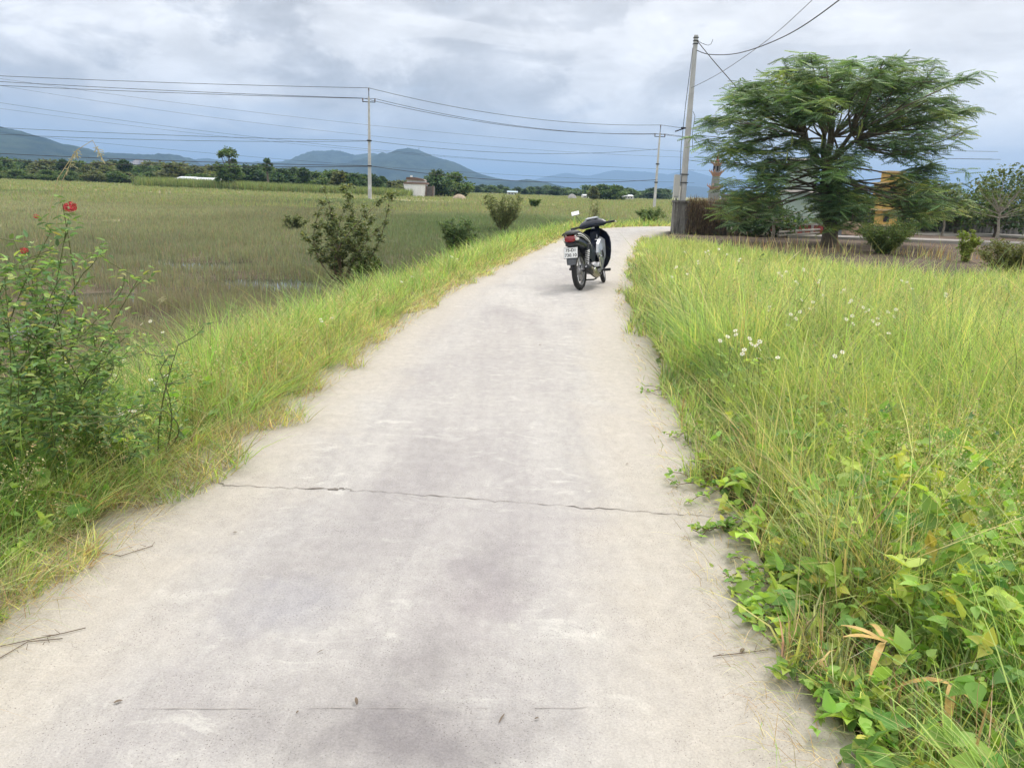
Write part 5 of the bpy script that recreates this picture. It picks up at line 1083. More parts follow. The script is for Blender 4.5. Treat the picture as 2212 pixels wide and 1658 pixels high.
# low grey wall behind the dry creeper, and the dark boundary wall at the right
mb = MB(); mb.box((0, 0, .42), (5.2, .2, .9)); mb.box((0, 0, .90), (5.3, .28, .07)); o = mb.build('yard_wall', mat('grey_blue_wall', (.22, .235, .25), .9, var=.2, vscale=2), smooth=False); o.location = (13.2, 38.6, -.05); tag(o, 'low grey rendered wall behind the yard trees', 'wall')
t = empty('boundary_wall', (28, 47.5, -.05)); tag(t, 'long dark boundary wall behind the trees at the right', 'wall'); t.rotation_euler = (0, 0, .02)
mb = MB(); mb.box((4, 0, .85), (40, .22, 1.7)); mb.build('wall_body', M_OLD, t, smooth=False); mb = MB(); mb.box((4, 0, 1.74), (40.1, .34, .09)); mb.build('coping', M_OLD, t, smooth=False)
for k in range(13): mb = MB(); mb.box((-15.5 + k * 3.2, -.13, .88), (.32, .12, 1.76)); mb.build('pillar', M_CONCD, t, smooth=False)
q = gp(1862, 500); mb = MB(); random.seed(21)
V = []; nn = 18
for i in range(nn):
    for j in range(8):
        a = i / nn * 6.283; rr = (7 - j) / 7; V.append((1.9 * rr * math.cos(a), 1.2 * rr * math.sin(a), .62 * (1 - rr ** 1.7) + random.gauss(0, .03) - .03))
mb.add(V, [(i * 8 + j, ((i + 1) % nn) * 8 + j, ((i + 1) % nn) * 8 + j + 1, i * 8 + j + 1) for i in range(nn) for j in range(7)]); o = mb.build('soil_mound', mat('reddish_soil', (.20, .135, .09), .95, var=.25, vscale=3, bump=.6), smooth=True); o.location = (dp(1835, 500, 40).x, 40, 0); tag(o, 'low brown soil mound right of the big trunk', 'mound')

def yard_tree(name, label, x, y, ytop, w, seed, pal, wts, leaf, nclump, nleaf, tf=.3, bark=None, tr=.022, gap=.8, oval=.75, tpl=LF):
    b = gp(x, y); b.z = hz(b.x, b.y); h = dp(x, ytop, b.y).z - b.z
    return tree(name, label, 'tree', b, h, w, seed, pal, wts, nclump, nleaf, leaf, tf, tr, bark=bark, gap=gap, oval=oval, tpl=tpl)
PALE = [(.13, .18, .07), (.18, .23, .10), (.09, .13, .05)]
yard_tree('frangipani_tree', 'pale spreading frangipani tree with a grey forked trunk, far right', 2150, 520, 352, 4.2, 801, PALE, [4, 4, 3], .17, 34, 34, .28, M_BARKL, .020, .8)
yard_tree('frangipani_tree', 'smaller forked frangipani beside the path, left of the largest one', 2035, 505, 400, 3.2, 802, PALE, [4, 3, 4], .15, 24, 36, .35, M_BARKL, .022, .75)
yard_tree('frangipani_tree', 'frangipani with thick bare limbs in front of the green tomb', 1668, 512, 412, 3.0, 803, [(.12, .18, .06), (.2, .28, .08), (.06, .1, .04)], [4, 2, 4], .15, 16, 16, .3, M_BARKL, .035, .7)
yard_tree('small_tree', 'dense small tree filling the space left of the green tomb', 1628, 505, 424, 4.0, 804, T_DK, [5, 4, 1], .14, 60, 110, .10, M_BARK, .03, 1.2)
yard_tree('small_tree', 'leafy small tree touching the top of the dry creeper', 1566, 482, 402, 1.9, 805, T_MD, [4, 4, 2], .12, 20, 50, .35, M_BARK, .02, .8)
b = dp(1950, 440, 44); random.seed(31)
for i, (x, d, yt, w, lb) in enumerate([(1850, 45, 415, 4.5, 'dark bushy tree behind the path just right of the mound'), (1960, 45, 400, 5.0, 'dark bushy tree between shrine and frangipani'), (2010, 46, 395, 5.0, 'dark bushy tree behind the smaller frangipani'), (2080, 45.5, 398, 5.5, 'dark bushy tree behind the two frangipanis'), (2170, 44.5, 385, 6.0, 'dark bushy tree at the right edge behind the frangipani'), (2260, 44, 380, 6.0, 'dark bushy tree cut by the right edge of the view'), (1640, 47, 420, 4.0, 'dark bushy tree behind the grey yard wall'), (1790, 46, 405, 4.5, 'dark bushy tree behind the big trunk')]):
    top = dp(x, yt, d); tree('bushy_tree', lb, 'tree', (top.x, d, 0), top.z, w, 820 + i, T_DK if i % 3 else T_MD, [5, 4, 2], 30, 60, .22, .12, .03, gap=1.05)
# shrubs and weeds between meadow and yard
shrub('yard_bush', 'rounded light-green bush in front of the path', gp(1905, 545), .95, 1.9, 26, 831, T_MD + [(.2, .26, .07)], [2, 3, 3, 3], .05, 40, bare=.0)
shrub('yard_bush', 'small yellow-green sapling bush right of the rounded bush', gp(2085, 560), .85, .7, 10, 832, [(.22, .30, .06), (.30, .36, .08)], [1, 1], .06, 22, bare=.1)
shrub('yard_bush', 'low tangled green bush at the right edge of the meadow', gp(2180, 590), .75, 1.6, 22, 833, [(.16, .2, .06), (.2, .2, .08), (.11, .13, .05)], [1, 1, 1], .05, 26, bare=.0)
# dead brown stalks standing at the meadow's back edge
def stalks(label, x, y, seed, n=40, sp=.4, h=.6):
    b = gp(x, y); b.z = hz(b.x, b.y); t = empty('dead_stalks', b); tag(t, label, 'dead weed', 'dead weeds at the back of the meadow'); g = np.random.default_rng(seed)
    blades(np.stack([g.normal(0, sp, n), g.normal(0, sp, n), np.zeros(n)], 1), g.uniform(.4, 1.1, n) * h, np.full(n, .022), g.uniform(0, 6.3, n), g.uniform(0, .3, n), g.uniform(0, .4, n), g.uniform(0, .2, n), palette(n, [G_BRN, G_STR, G_RED], [3, 2, 2]).clip(.01, .8), 'foliage', parent=t, label=None)
for i, (x, y) in enumerate([(1640, 545), (1700, 540), (1750, 545), (1820, 545), (1980, 550), (2020, 555), (2140, 560), (1590, 535)]): stalks('clump of dead brown stalks at the back edge of the meadow', x, y, 850 + i)

# ------------------------------------------------------------------ hut, sheds and heaps far out
def hut():
    D = 142.0; a = dp(876, 420, D); b2 = dp(924, 420, D); wd = b2.x - a.x; z = lambda y: dp(900, y, D).z; t = empty('ruined_hut', ((a.x + b2.x) / 2, D, 0)); tag(t, 'small white crumbling hut with a brown tiled roof in the field', 'hut'); wh = stonemat('white_stained_render', (.78, .77, .76), (.88, .88, .86), (.66, .65, .62))
    rf = mat('brown_tiles', (.16, .10, .075), .9, var=.3, vscale=2); h1 = z(397)
    mb = MB(); mb.prism([(-.55 * wd, h1), (-.5 * wd, h1 * .62), (-.38 * wd, h1 * .35), (-.28 * wd, -.2), (.40 * wd, -.2), (.44 * wd, h1)], 'Y', 3.2); mb.build('wall', wh, t, smooth=False)
    mb = MB(); mb.box((0, 0, (z(396) + z(389)) / 2 + .1), (wd * .80, 2.6, z(389) - z(396))); mb.build('upper_wall', wh, t, smooth=False)
    mb = MB(); mb.prism([(-.44 * wd, z(389)), (-.40 * wd, z(384)), (-.05 * wd, z(383.2)), (.28 * wd, z(386)), (.44 * wd, z(390))], 'Y', 3.3); r1 = mb.build('roof', rf, t, smooth=False)
    mb = MB(); mb.box((-.2 * wd, -1.2, z(382.5)), (.35, .35, .5)); mb.build('vent', wh, r1, smooth=False)
    mb = MB(); mb.box((0, 0, h1 + .1), (wd * 1.06, 3.5, .28), taper=.93); mb.build('lower_roof', rf, t, smooth=False)
    mb = MB(); mb.box((.62 * wd, .2, h1 * .42), (wd * .32, 2.4, h1 * .84)); mb.build('lean_to', mat('dark_shed', (.13, .12, .11), .9, var=.3, vscale=3), t, smooth=False)
    for sx in (.47, .78): mb = MB(); mb.box((sx * wd, -1.7, h1 * .45), (.14, .14, h1 * .95)); mb.build('post', rf, t, smooth=False)
hut()
def heap(name, label, x, y, D, w, h, base, seed):
    random.seed(seed); mb = MB(); V = []; nn = 22; m_ = 8
    for i in range(nn):
        for j in range(m_):
            a = i / nn * 6.283; rr = (m_ - 1 - j) / (m_ - 1); V.append((w / 2 * rr * math.cos(a), w * .35 * rr * math.sin(a), h * (1 - rr ** 2) ** .7 + random.gauss(0, h * .06) - .1))
    mb.add(V, [(i * m_ + j, ((i + 1) % nn) * m_ + j, ((i + 1) % nn) * m_ + j + 1, i * m_ + j + 1) for i in range(nn) for j in range(m_ - 1)])
    o = mb.build(name, mat(name + '_m', base, .95, var=.25, vscale=2, bump=1, bscale=4), smooth=True); q = dp(x, y, D); o.location = (q.x, D, 0); tag(o, label, 'heap')
heap('straw_heap', 'pale straw heap in the field right of the hut trees', 992, 432, 128, 2.3, .75, (.42, .34, .25), 41)
heap('rubble_heap', 'grey rubble heap far off on the central horizon', 1236, 425, 210, 2.6, 1.3, (.36, .35, .34), 42)
def shed(label, x0, x1, ytop, D, hgt, wallc, roofc, name='far_shed', dep=8):
    a = dp(x0, ytop, D); b2 = dp(x1, ytop, D); wd = b2.x - a.x; t = empty(name, ((a.x + b2.x) / 2, D, a.z - hgt if a.z - hgt > -.3 else 0)); tag(t, label, 'building'); z0 = t.location.z; t.location.z = 0
    H_ = max(a.z, 1.2)
    mb = MB(); mb.box((0, 0, H_ * .36), (wd, dep, H_ * .72)); mb.build('wall', wallc, t, smooth=False)
    mb = MB(); mb.prism([(-dep * .58, H_ * .7), (0, H_), (dep * .58, H_ * .7)], 'X', wd * 1.05); mb.build('roof', roofc, t, smooth=False)
    for k in range(3): mb = MB(); mb.box((wd * (-.3 + .3 * k), -dep / 2 - .02, H_ * .4), (wd * .1, .08, H_ * .25)); mb.build('window', bpy.data.materials['dark_opening'], t, smooth=False)
W_ = mat('far_white', (.72, .72, .72), .7); RS = mat('far_roof_pale', (.62, .66, .70), .5); RB = mat('far_roof_blue', (.40, .52, .62), .5); RR = mat('far_roof_red', (.35, .14, .10), .7)
shed('low white shed left of the tall tree', 392, 425, 381, 176, 2, W_, RS); shed('second low pale shed running to the tall tree', 428, 474, 383, 172, 2, W_, RS)
shed('small pale roof in the left treeline', 78, 100, 355, 250, 3, W_, RB); shed('white building with a pale blue roof right of the straw heap', 1096, 1118, 412, 280, 4, W_, RB); shed('white building on the horizon behind the scooter', 1306, 1336, 412, 330, 5, W_, RS); shed('small white building far right on the horizon', 1352, 1368, 414, 335, 5, W_, RR)
shed('low white barn behind the grey rubble heap', 1258, 1276, 422, 250, 2, W_, RS); shed('pale low roof on the horizon right of the barn', 1345, 1365, 420, 262, 2, W_, RS)
# hilltop mast
q = dp(905, 324, 3290); t = empty('hilltop_mast', (q.x, q.y, q.z - 6)); tag(t, 'tiny mast on the highest hilltop', 'mast'); mb = MB(); mb.tube([(0, 0, -6), (0, 0, 16)], [1.6, .8], 6); mb.build('mast', M_IRON, t)

# ------------------------------------------------------------------ scooter
def scooter():
    t = empty('motorbike', gp(1254, 626)); tag(t, 'black and silver underbone motorbike parked on the concrete lane', 'motorbike')
    K = mat('paint_black', (.008, .012, .026), .28, spec=.35, coat=.3); KM = mat('plastic_black', (.022, .023, .026), .55); SV = mat('paint_silver', (.42, .44, .47), .3, .5, coat=.5); CH = mat('chrome', (.75, .75, .75), .18, 1.0); AL = mat('cast_alloy', (.42, .42, .43), .42, .8)
    RB_ = mat('tyre_rubber', (.022, .022, .023), .85, bump=.5, bscale=60); ST = mat('seat_vinyl', (.018, .018, .020), .5, bump=.15, bscale=90); RD = mat('lens_red', (.26, .01, .014), .15, coat=.8); CL_ = mat('lens_clear', (.75, .72, .68), .15, coat=.5); WH = mat('decal_white', (.78, .78, .76), .4); BR = mat('heat_shield', (.30, .28, .20), .35, .7); RED = mat('spring_red', (.72, .72, .72), .35, .3)
    W = 1.22; rw = .285
    def part(name, mb, m, p=t, smooth=True, bevel=0): return mb.build(name, m, p, smooth, bevel)
    # rear wheel
    def wheel(y, name, wr, p):
        mb = MB(); mb.torus((0, y, rw), rw - wr, wr, 44, 12, squash=.95); ty = part(name, mb, RB_, p)
        for k in range(0): pass
        mb = MB(); mb.torus((0, y, rw), rw - wr * 1.75, .016, 40, 8, squash=1.7); mb.lathe([(.03, -.05), (.05, -.045), (.055, 0), (.05, .045), (.03, .05)], (0, y, rw), 16, 'X')
        for k in range(5):
            for sg in (-.16, .16):
                a = k * 2 * math.pi / 5 + .3; a2 = a + sg; mb.tube([(0, y + .045 * math.cos(a), rw + .045 * math.sin(a)), (0, y + (rw - wr * 1.9) * math.cos(a2), rw + (rw - wr * 1.9) * math.sin(a2))], [.014, .011], 6)
        part('rim', mb, AL, ty)
        return ty
    rear = wheel(0, 'rear_wheel', .042, t)
    mb = MB(); mb.lathe([(.0, -.065), (.062, -.06), (.068, .0), (.03, .055)], (0, 0, rw), 18, 'X'); part('brake_hub', mb, AL, rear)
    # swingarm, chain case
    mb = MB()
    for sx in (-.085, .085): mb.tube([(sx, -.05, rw), (sx, .2, rw + .01), (sx * .9, .46, .32)], [.018, .018, .022], 8)
    mb.box((-.10, .22, rw + .02), (.03, .46, .09)); part('swingarm', mb, KM)
    # shocks with springs
    for sx in (-.125, .125):
        a = Vector((sx, -.01, rw + .03)); b = Vector((sx * .95, .13, .66)); mb = MB(); mb.tube([a, b], .013, 8); mb.tube([a.lerp(b, .62), b], .024, 10); sh = part('shock_absorber', mb, KM)
        mb = MB(); pts = []
        for i in range(8 * 12 + 1):
            u = i / 96; c = a.lerp(b, .14 + .62 * u); an = i / 12 * 2 * math.pi; pts.append(c + Vector((math.cos(an) * .030, math.sin(an) * .030, 0)))
        mb.tube(pts, .006, 5); part('spring', mb, RED, sh)
    # engine
    mb = MB(); mb.loft([(0, .42, .30, .10, .07), (0, .48, .30, .13, .10), (0, .62, .29, .13, .105), (0, .70, .29, .10, .08)], 18, 3.0); mb.lathe([(.0, -.17), (.07, -.165), (.085, -.14), (.085, .14), (.075, .16), (.0, .165)], (0, .58, .29), 20, 'X'); eng = part('engine', mb, AL)
    mb = MB()
    for i in range(9): mb.box((0, .74 + i * .016, .31 + i * .002), (.15, .007, .14))
    mb.tube([(0, .68, .31), (0, .90, .335)], .045, 10); part('cylinder', mb, KM, eng)
    # exhaust
    mb = MB(); mb.tube([(.05, .84, .27), (.10, .80, .18), (.13, .62, .155), (.14, .45, .17)], .017, 8); mb.tube([(.14, .47, .165), (.148, .40, .175), (.152, .33, .20), (.158, .02, .30), (.160, -.10, .345), (.160, -.13, .355)], [.020, .040, .050, .055, .050, .036], 14); ex = part('exhaust', mb, KM)
    mb = MB(); mb.tube([(.160, -.128, .354), (.160, -.145, .360)], .018, 10); part('exhaust_tip', mb, CH, ex)
    V = []
    for i in range(9):
        u = i / 8; c = Vector((.15, .38, .185)).lerp(Vector((.158, -.06, .335)), u); hw = (.018 + .034 * math.sin(math.pi * min(1, u * .9 + .12)))
        for k in range(5):
            a = R(-75 + 150 * k / 4); V.append(c + Vector((math.cos(a) * .062, 0, math.sin(a) * hw * 1.35)))
    mb = MB(); mb.add(V, [(i * 5 + k, i * 5 + k + 1, (i + 1) * 5 + k + 1, (i + 1) * 5 + k) for i in range(8) for k in range(4)]); part('heat_shield', mb, BR, ex)
    mb = MB(); mb.lathe([(.026, -.01), (.03, 0), (.026, .01)], (.213, .12, .29), 10, 'X'); mb.tube([(.155, .44, .19), (.17, .38, .23), (.16, .30, .26)], .012, 6); part('shield_clip', mb, CH, ex)
    # kick starter, pegs, stands, brake pedal
    mb = MB(); mb.tube([(.14, .52, .28), (.19, .50, .30), (.205, .40, .46), (.24, .39, .475)], [.011, .011, .010, .013], 8); part('kick_starter', mb, CH)
    mb = MB(); mb.tube([(-.27, .68, .235), (.27, .68, .235)], .013, 8)
    for sx in (-.24, .24): mb.tube([(sx - .055, .68, .24), (sx + .055, .68, .24)], .022, 8)
    part('footrest', mb, KM)
    for sx in (-1, 1): mb = MB(); mb.tube([(sx * .12, .34, .33), (sx * .17, .30, .30), (sx * .25, .30, .305)], [.012, .014, .020], 8); part('rear_footrest', mb, KM)
    mb = MB(); mb.tube([(-.12, .56, .22), (-.20, .50, .11), (-.245, .46, -.01)], [.013, .012, .012], 8); mb.box((-.25, .455, -.012), (.05, .06, .012)); part('side_stand', mb, KM)
    mb = MB(); mb.tube([(.10, .50, .17), (.13, .42, .13), (.13, .30, .125), (-.13, .30, .125), (-.13, .42, .13), (-.10, .50, .17)], .012, 6); part('centre_stand', mb, KM)
    # rear mudguard and flap
    V = []
    for i in range(12):
        a = R(30 + 118 * i / 11)
        for k in range(5):
            x = (-.065 + .0325 * k); V.append((x, -(rw + .065) * math.cos(a) * -1 * -1 if False else (rw + .065 - abs(x) * .25) * math.cos(a), rw + (rw + .065 - abs(x) * .25) * math.sin(a)))
    V = [(x, y, z) for x, y, z in V]
    mb = MB(); mb.add(V, [(i * 5 + k, i * 5 + k + 1, (i + 1) * 5 + k + 1, (i + 1) * 5 + k) for i in range(11) for k in range(4)]); part('inner_mudguard', mb, KM)
    FO = [(-.235, .66), (-.30, .565), (-.335, .46), (-.355, .40)]
    mb = MB(); rings = []
    for i, (y, z) in enumerate(FO):
        hw = (.075, .078, .074, .062)[i]; rings.append([Vector((-hw, y, z)), Vector((-hw * .5, y - .018, z)), Vector((hw * .5, y - .018, z)), Vector((hw, y, z)), Vector((hw, y + .012, z + .004)), Vector((-hw, y + .012, z + .004))])
    mb.ring(rings); part('mud_flap', mb, mat('flap_grey', (.075, .08, .09), .5), t, smooth=False)
    # number plate
    pc = Vector((0, -.335, .575)); tilt = R(-14); rotp = Matrix.Rotation(tilt, 3, 'X')
    mb = MB(); mb.box(pc, (.205, .004, .152), rotp); pl = part('number_plate', mb, mat('plate_white', (.80, .80, .80), .4), t, False)
    mb = MB(); pr2 = rotp @ Vector((0, .005, 0))
    mb.box(pc + pr2, (.215, .006, .162), rotp); part('plate_frame', mb, KM, pl, False)
    for txt, dz, sz in (('75-D1', .035, .062), ('730.10', -.038, .066)):
        c = bpy.data.curves.new('plate_text', 'FONT'); c.body = txt; c.size = sz; c.align_x = 'CENTER'; c.align_y = 'CENTER'; c.extrude = .001; c.offset = .0012; c.space_character = 1.02
        to = bpy.data.objects.new('tmp', c); col.objects.link(to); dg = bpy.context.evaluated_depsgraph_get(); me = bpy.data.meshes.new_from_object(to.evaluated_get(dg)); bpy.data.objects.remove(to)
        ob = bpy.data.objects.new('plate_text', me); me.materials.clear(); me.materials.append(KM); col.objects.link(ob); ob.parent = pl; q = pc + rotp @ Vector((0, -.0035, dz)); ob.matrix_local = Matrix.Translation(q) @ rotp.to_4x4() @ Matrix.Rotation(R(90), 4, 'X')
    # tail unit
    mb = MB(); mb.loft([(0, -.335, .745, .070, .030, 0), (0, -.31, .745, .098, .055, 0), (0, -.22, .735, .112, .066, 0), (0, -.05, .70, .125, .080, 0), (0, .12, .655, .128, .090), (0, .28, .60, .120, .085), (0, .42, .52, .09, .07)], 22, 2.6); tail = part('tail_body', mb, K)
    mb = MB(); mb.loft([(0, -.352, .765, .055, .028), (0, -.338, .770, .080, .044), (0, -.29, .775, .100, .056), (0, -.26, .775, .102, .05)], 22, 2.8); tl = part('tail_light', mb, RD)
    for sx in (-1, 1):
        mb = MB(); mb.loft([(sx * .088, -.330, .765, .016, .014), (sx * .092, -.315, .765, .022, .022), (sx * .098, -.26, .768, .018, .024), (sx * .10, -.22, .768, .010, .018)], 12, 2.4); part('indicator', mb, CL_, tl)
    mb = MB(); mb.loft([(0, -.34, .69, .06, .02), (0, -.31, .69, .085, .028), (0, -.22, .68, .095, .03)], 16, 3); part('lower_tail', mb, KM)
    # white swoosh stripes along each side
    for sx in (-1, 1):
        for (off, hw) in ((.0, .0075), (-.030, .0035)):
            V = []; path = [(-.352, .812, .075), (-.30, .838, .104), (-.20, .838, .1185), (-.06, .802, .129), (.10, .745, .1325), (.22, .690, .130), (.30, .63, .127), (.33, .56, .120)]
            for (y, z, x) in path: V += [(sx * (x + .004), y, z + off + hw), (sx * (x + .006), y, z + off - hw)]
            mb = MB(); mb.add(V, [(2 * i, 2 * i + 2, 2 * i + 3, 2 * i + 1) for i in range(len(path) - 1)]); part('stripe', mb, WH, tail)
    # seat
    mb = MB(); mb.loft([(0, -.34, .850, .05, .018), (0, -.30, .858, .090, .030), (0, -.18, .855, .114, .042), (0, -.02, .812, .125, .042), (0, .14, .782, .122, .042), (0, .30, .755, .105, .040), (0, .42, .715, .082, .036), (0, .50, .675, .055, .028)], 22, 2.6); part('seat', mb, ST)
    mb = MB(); mb.tube([(-.10, -.20, .80), (-.115, -.32, .835), (-.07, -.385, .85), (.07, -.385, .85), (.115, -.32, .835), (.10, -.20, .80)], .011, 8); part('grab_rail', mb, KM)
    # side panels under seat
    for sx in (-1, 1): mb = MB(); mb.prism([(.05, .66), (.16, .50), (.30, .40), (.46, .40), (.50, .55), (.36, .66)], 'X', .012, (sx * .118, 0, 0)); part('side_cover', mb, K, t, False)
    # centre tunnel (silver) and leg shields
    mb = MB(); mb.loft([(0, .40, .56, .085, .10), (0, .50, .55, .095, .12, 8), (0, .62, .53, .09, .11, 15), (0, .76, .56, .085, .12, 25), (0, .88, .64, .075, .12, 30), (0, .96, .74, .065, .10, 30)], 20, 2.8); part('centre_cover', mb, K)
    for sx in (-1, 1):
        # silver side fairing sweeping down from the neck to the engine, with an air duct
        ol = [(.60, .66), (.72, .72), (.82, .76), (.88, .72), (.89, .58), (.86, .42), (.82, .28), (.78, .22), (.75, .30), (.69, .40), (.60, .47), (.55, .52)]
        m_ = len(ol); V = []; cx_ = .74; cz_ = .52
        for lay, (sc, xx) in enumerate(((1.0, .115), (.92, .150), (.55, .165))):
            for (y, z) in ol: V.append((sx * (xx + (.03 if y > .85 else 0)), cx_ + (y - cx_) * sc, cz_ + (z - cz_) * sc))
        F = [(l * m_ + i, l * m_ + (i + 1) % m_, (l + 1) * m_ + (i + 1) % m_, (l + 1) * m_ + i) for l in range(2) for i in range(m_)]; F.append(tuple(2 * m_ + i for i in range(m_)))
        mb = MB(); mb.add(V, F); sf = part('side_fairing', mb, SV)
        mb = MB(); mb.prism([(.64, .55), (.73, .57), (.80, .49), (.77, .41), (.68, .45)], 'X', .012, (sx * .170, 0, 0)); fr = part('duct_frame', mb, SV, sf, False, .004)
        mb = MB(); mb.prism([(.665, .54), (.72, .55), (.775, .485), (.755, .435), (.69, .465)], 'X', .012, (sx * .174, 0, 0)); part('duct', mb, KM, sf, False)
    # front leg shield (black) : a curved shell from the neck down to the front wheel
    V = []; rows = [(1.00, .90, .12), (1.0, .84, .21), (1.0, .76, .255), (1.0, .66, .27), (.985, .54, .27), (.96, .42, .255), (.92, .33, .22), (.88, .25, .15)]
    for (y, z, hw) in rows:
        for k in range(11):
            u = -1 + 2 * k / 10; V.append((hw * u, y - .13 * abs(u) ** 1.8 + .03, z - .02 * abs(u)))
    for (y, z, hw) in rows:
        for k in range(11):
            u = -1 + 2 * k / 10; V.append((hw * u * .97, y - .13 * abs(u) ** 1.8 + .012, z - .02 * abs(u)))
    nr = len(rows); F = []
    for lay in (0, 1):
        for i in range(nr - 1):
            for k in range(10): F.append(tuple(lay * nr * 11 + a for a in (i * 11 + k, i * 11 + k + 1, (i + 1) * 11 + k + 1, (i + 1) * 11 + k)))
    o2 = nr * 11
    for i in range(nr - 1):
        for k in (0, 10): F.append((i * 11 + k, (i + 1) * 11 + k, o2 + (i + 1) * 11 + k, o2 + i * 11 + k))
    for k in range(10):
        for i in (0, nr - 1): F.append((i * 11 + k, i * 11 + k + 1, o2 + i * 11 + k + 1, o2 + i * 11 + k))
    mb = MB(); mb.add(V, F); part('leg_shield', mb, K)
    mb = MB(); mb.loft([(0, .90, .74, .07, .10), (0, .95, .84, .075, .10, 20), (0, .98, .92, .07, .07, 20)], 16, 2.6); nk = part('steering_neck', mb, K)
    mb = MB(); mb.box((-.005, .865, .90), (.055, .004, .026), Matrix.Rotation(R(20), 3, 'X')); part('sticker', mb, WH, nk, False)
    mb = MB(); mb.tube([(.055, .875, .80), (.06, .85, .79), (.062, .845, .75)], .003, 5); mb.box((.062, .843, .735), (.016, .005, .05)); mb.tube([(.056, .85, .78), (.045, .84, .70)], .002, 4); part('key', mb, CH, nk, False)
    mb = MB(); mb.tube([(.03, .83, .715), (.07, .82, .705), (.10, .83, .72)], .006, 6); part('bag_hook', mb, CH, nk)
    # front: steered assembly
    st = R(14); piv = Vector((0, 1.0, .62)); ax = Vector((0, -math.sin(R(26)), math.cos(R(26)))); RS_ = Matrix.Rotation(st, 3, ax)
    def sp_(mb):
        mb.v = [tuple(piv + RS_ @ (Vector(v) - piv)) for v in mb.v]; return mb
    fw = MB(); fw.torus((0, W, rw), rw - .038, .038, 44, 12, squash=.92); fwo = part('front_wheel', sp_(fw), RB_)
    mb = MB(); mb.torus((0, W, rw), rw - .038 * 1.75, .015, 40, 8, squash=1.6); mb.lathe([(.03, -.05), (.055, -.045), (.058, .045), (.03, .05)], (0, W, rw), 16, 'X')
    for k in range(5):
        for sg in (-.16, .16):
            a = k * 2 * math.pi / 5; mb.tube([(0, W + .045 * math.cos(a), rw + .045 * math.sin(a)), (0, W + .21 * math.cos(a + sg), rw + .21 * math.sin(a + sg))], [.013, .010], 6)
    part('rim', sp_(mb), AL, fwo)
    mb = MB()
    for sx in (-.075, .075): mb.tube([(sx, W, rw), (sx, W - .07, rw + .17), (sx, 1.03, .66)], [.020, .020, .022], 10)
    part('fork', sp_(mb), KM)
    V = []
    for i in range(12):
        a = R(5 + 130 * i / 11)
        for k in range(5):
            x = -.055 + .0275 * k; rr = rw + .05 - abs(x) * .4; V.append((x, W + rr * math.cos(a), rw + rr * math.sin(a)))
    mb = MB(); mb.add(V, [(i * 5 + k, i * 5 + k + 1, (i + 1) * 5 + k + 1, (i + 1) * 5 + k) for i in range(11) for k in range(4)]); part('front_mudguard', sp_(mb), K)
    # handlebar cowl
    mb = MB(); rings = []
    for (x, hy, y0, z0, hz_) in ((-.215, .030, .90, .945, .025), (-.17, .065, .915, .955, .05), (-.10, .105, .93, .97, .062), (0, .13, .945, .985, .07), (.10, .105, .93, .97, .062), (.17, .065, .915, .955, .05), (.215, .030, .90, .945, .025)):
        ring = []
        for j in range(16):
            a = 2 * math.pi * j / 16; cy_, sz_ = math.cos(a), math.sin(a); ring.append(Vector((x, y0 + hy * math.copysign(abs(cy_) ** .8, cy_), z0 + hz_ * math.copysign(abs(sz_) ** .8, sz_) + .25 * hy * cy_)))
        rings.append(ring)
    mb.ring(rings); cow = part('handlebar_cover', sp_(mb), K)
    mb = MB(); mb.prism([(-.115, -.02), (-.07, .055), (.07, .055), (.115, -.02), (.07, -.05), (-.07, -.05)], 'Z', .014); mb.v = [tuple(Vector((0, .925, 1.052)) + Matrix.Rotation(R(12), 3, 'X') @ Vector(v)) for v in mb.v]; part('dash', sp_(mb), SV, cow, False, .003)
    mb = MB(); mb.tube([(-.20, .90, .94), (.20, .90, .94)], .012, 8)
    part('handlebar', sp_(mb), CH)
    for sx in (-1, 1):
        mb = MB(); mb.tube([(sx * .20, .90, .945), (sx * .235, .893, .943), (sx * .345, .868, .940), (sx * .355, .866, .940)], [.017, .019, .019, .012], 10); part('grip', sp_(mb), KM)
        mb = MB(); mb.tube([(sx * .20, .93, .945), (sx * .26, .945, .935), (sx * .33, .925, .930), (sx * .375, .905, .928)], [.008, .007, .006, .008], 6); part('brake_lever', sp_(mb), CH)
    # headlight
    mb = MB(); mb.loft([(0, 1.04, .98, .09, .045), (0, 1.075, .975, .08, .04), (0, 1.09, .972, .04, .02)], 16, 2.6); part('headlight', sp_(mb), CL_)
    # mirror: rectangular glass on a thin bent stalk at the left
    mb = MB(); mb.tube([(-.165, .92, 1.0), (-.20, .93, 1.06), (-.235, .94, 1.13)], .004, 6); ms = part('mirror_stem', sp_(mb), KM)
    mb = MB(); mb.box((-.245, .952, 1.175), (.128, .014, .066), Matrix.Rotation(R(-14), 3, 'X') @ Matrix.Rotation(R(-2), 3, 'Y')); part('mirror', sp_(mb), KM, t, False, .004)
    mb = MB(); mb.box((-.245, .9425, 1.1775), (.122, .004, .060), Matrix.Rotation(R(-14), 3, 'X') @ Matrix.Rotation(R(-2), 3, 'Y')); part('mirror_glass', sp_(mb), mat('mirror_glass', (.92, .93, .95), .12, 1.0), bpy.data.objects['mirror'], False)
    SC = 1.06
    t.rotation_mode = 'XYZ'
    Mx = Matrix.Translation(t.location) @ Matrix.Rotation(R(-22), 4, 'Z') @ Matrix.Rotation(R(-7.5), 4, 'Y') @ Matrix.Scale(SC, 4)
    t.matrix_world = Mx
    t.location.z = -.002
scooter()

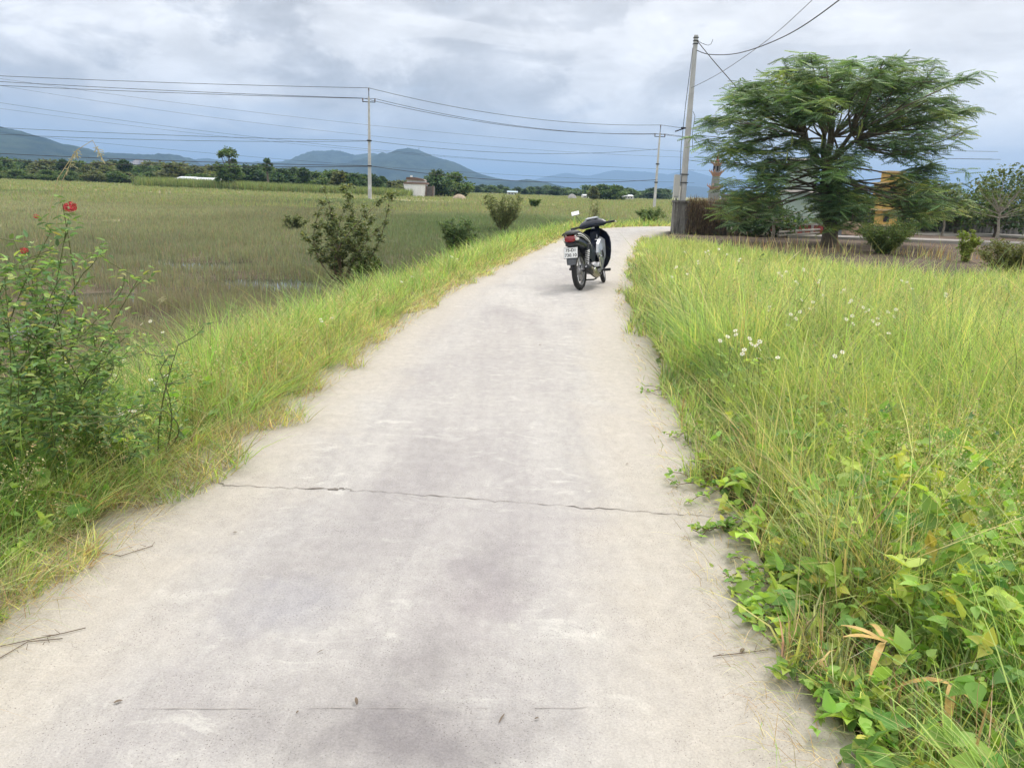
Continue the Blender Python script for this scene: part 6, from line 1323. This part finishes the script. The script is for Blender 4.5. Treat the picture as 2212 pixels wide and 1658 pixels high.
# ------------------------------------------------------------------ haze
hm = bpy.data.materials.new('haze_air'); hm.use_nodes = True; ht = hm.node_tree; ht.nodes.clear(); pv = N(ht, 'ShaderNodeVolumePrincipled'); ho = N(ht, 'ShaderNodeOutputMaterial')
pv.inputs['Color'].default_value = (.39, .62, .97, 1); pv.inputs['Density'].default_value = .00022; pv.inputs['Anisotropy'].default_value = .2
ht.links.new(pv.outputs[0], ho.inputs['Volume'])
mb = MB(); mb.box((0, 2000, 170), (26000, 25000, 350)); o = mb.build('haze', hm, smooth=False); tag(o, 'thin blue haze over the plain', kind='stuff')
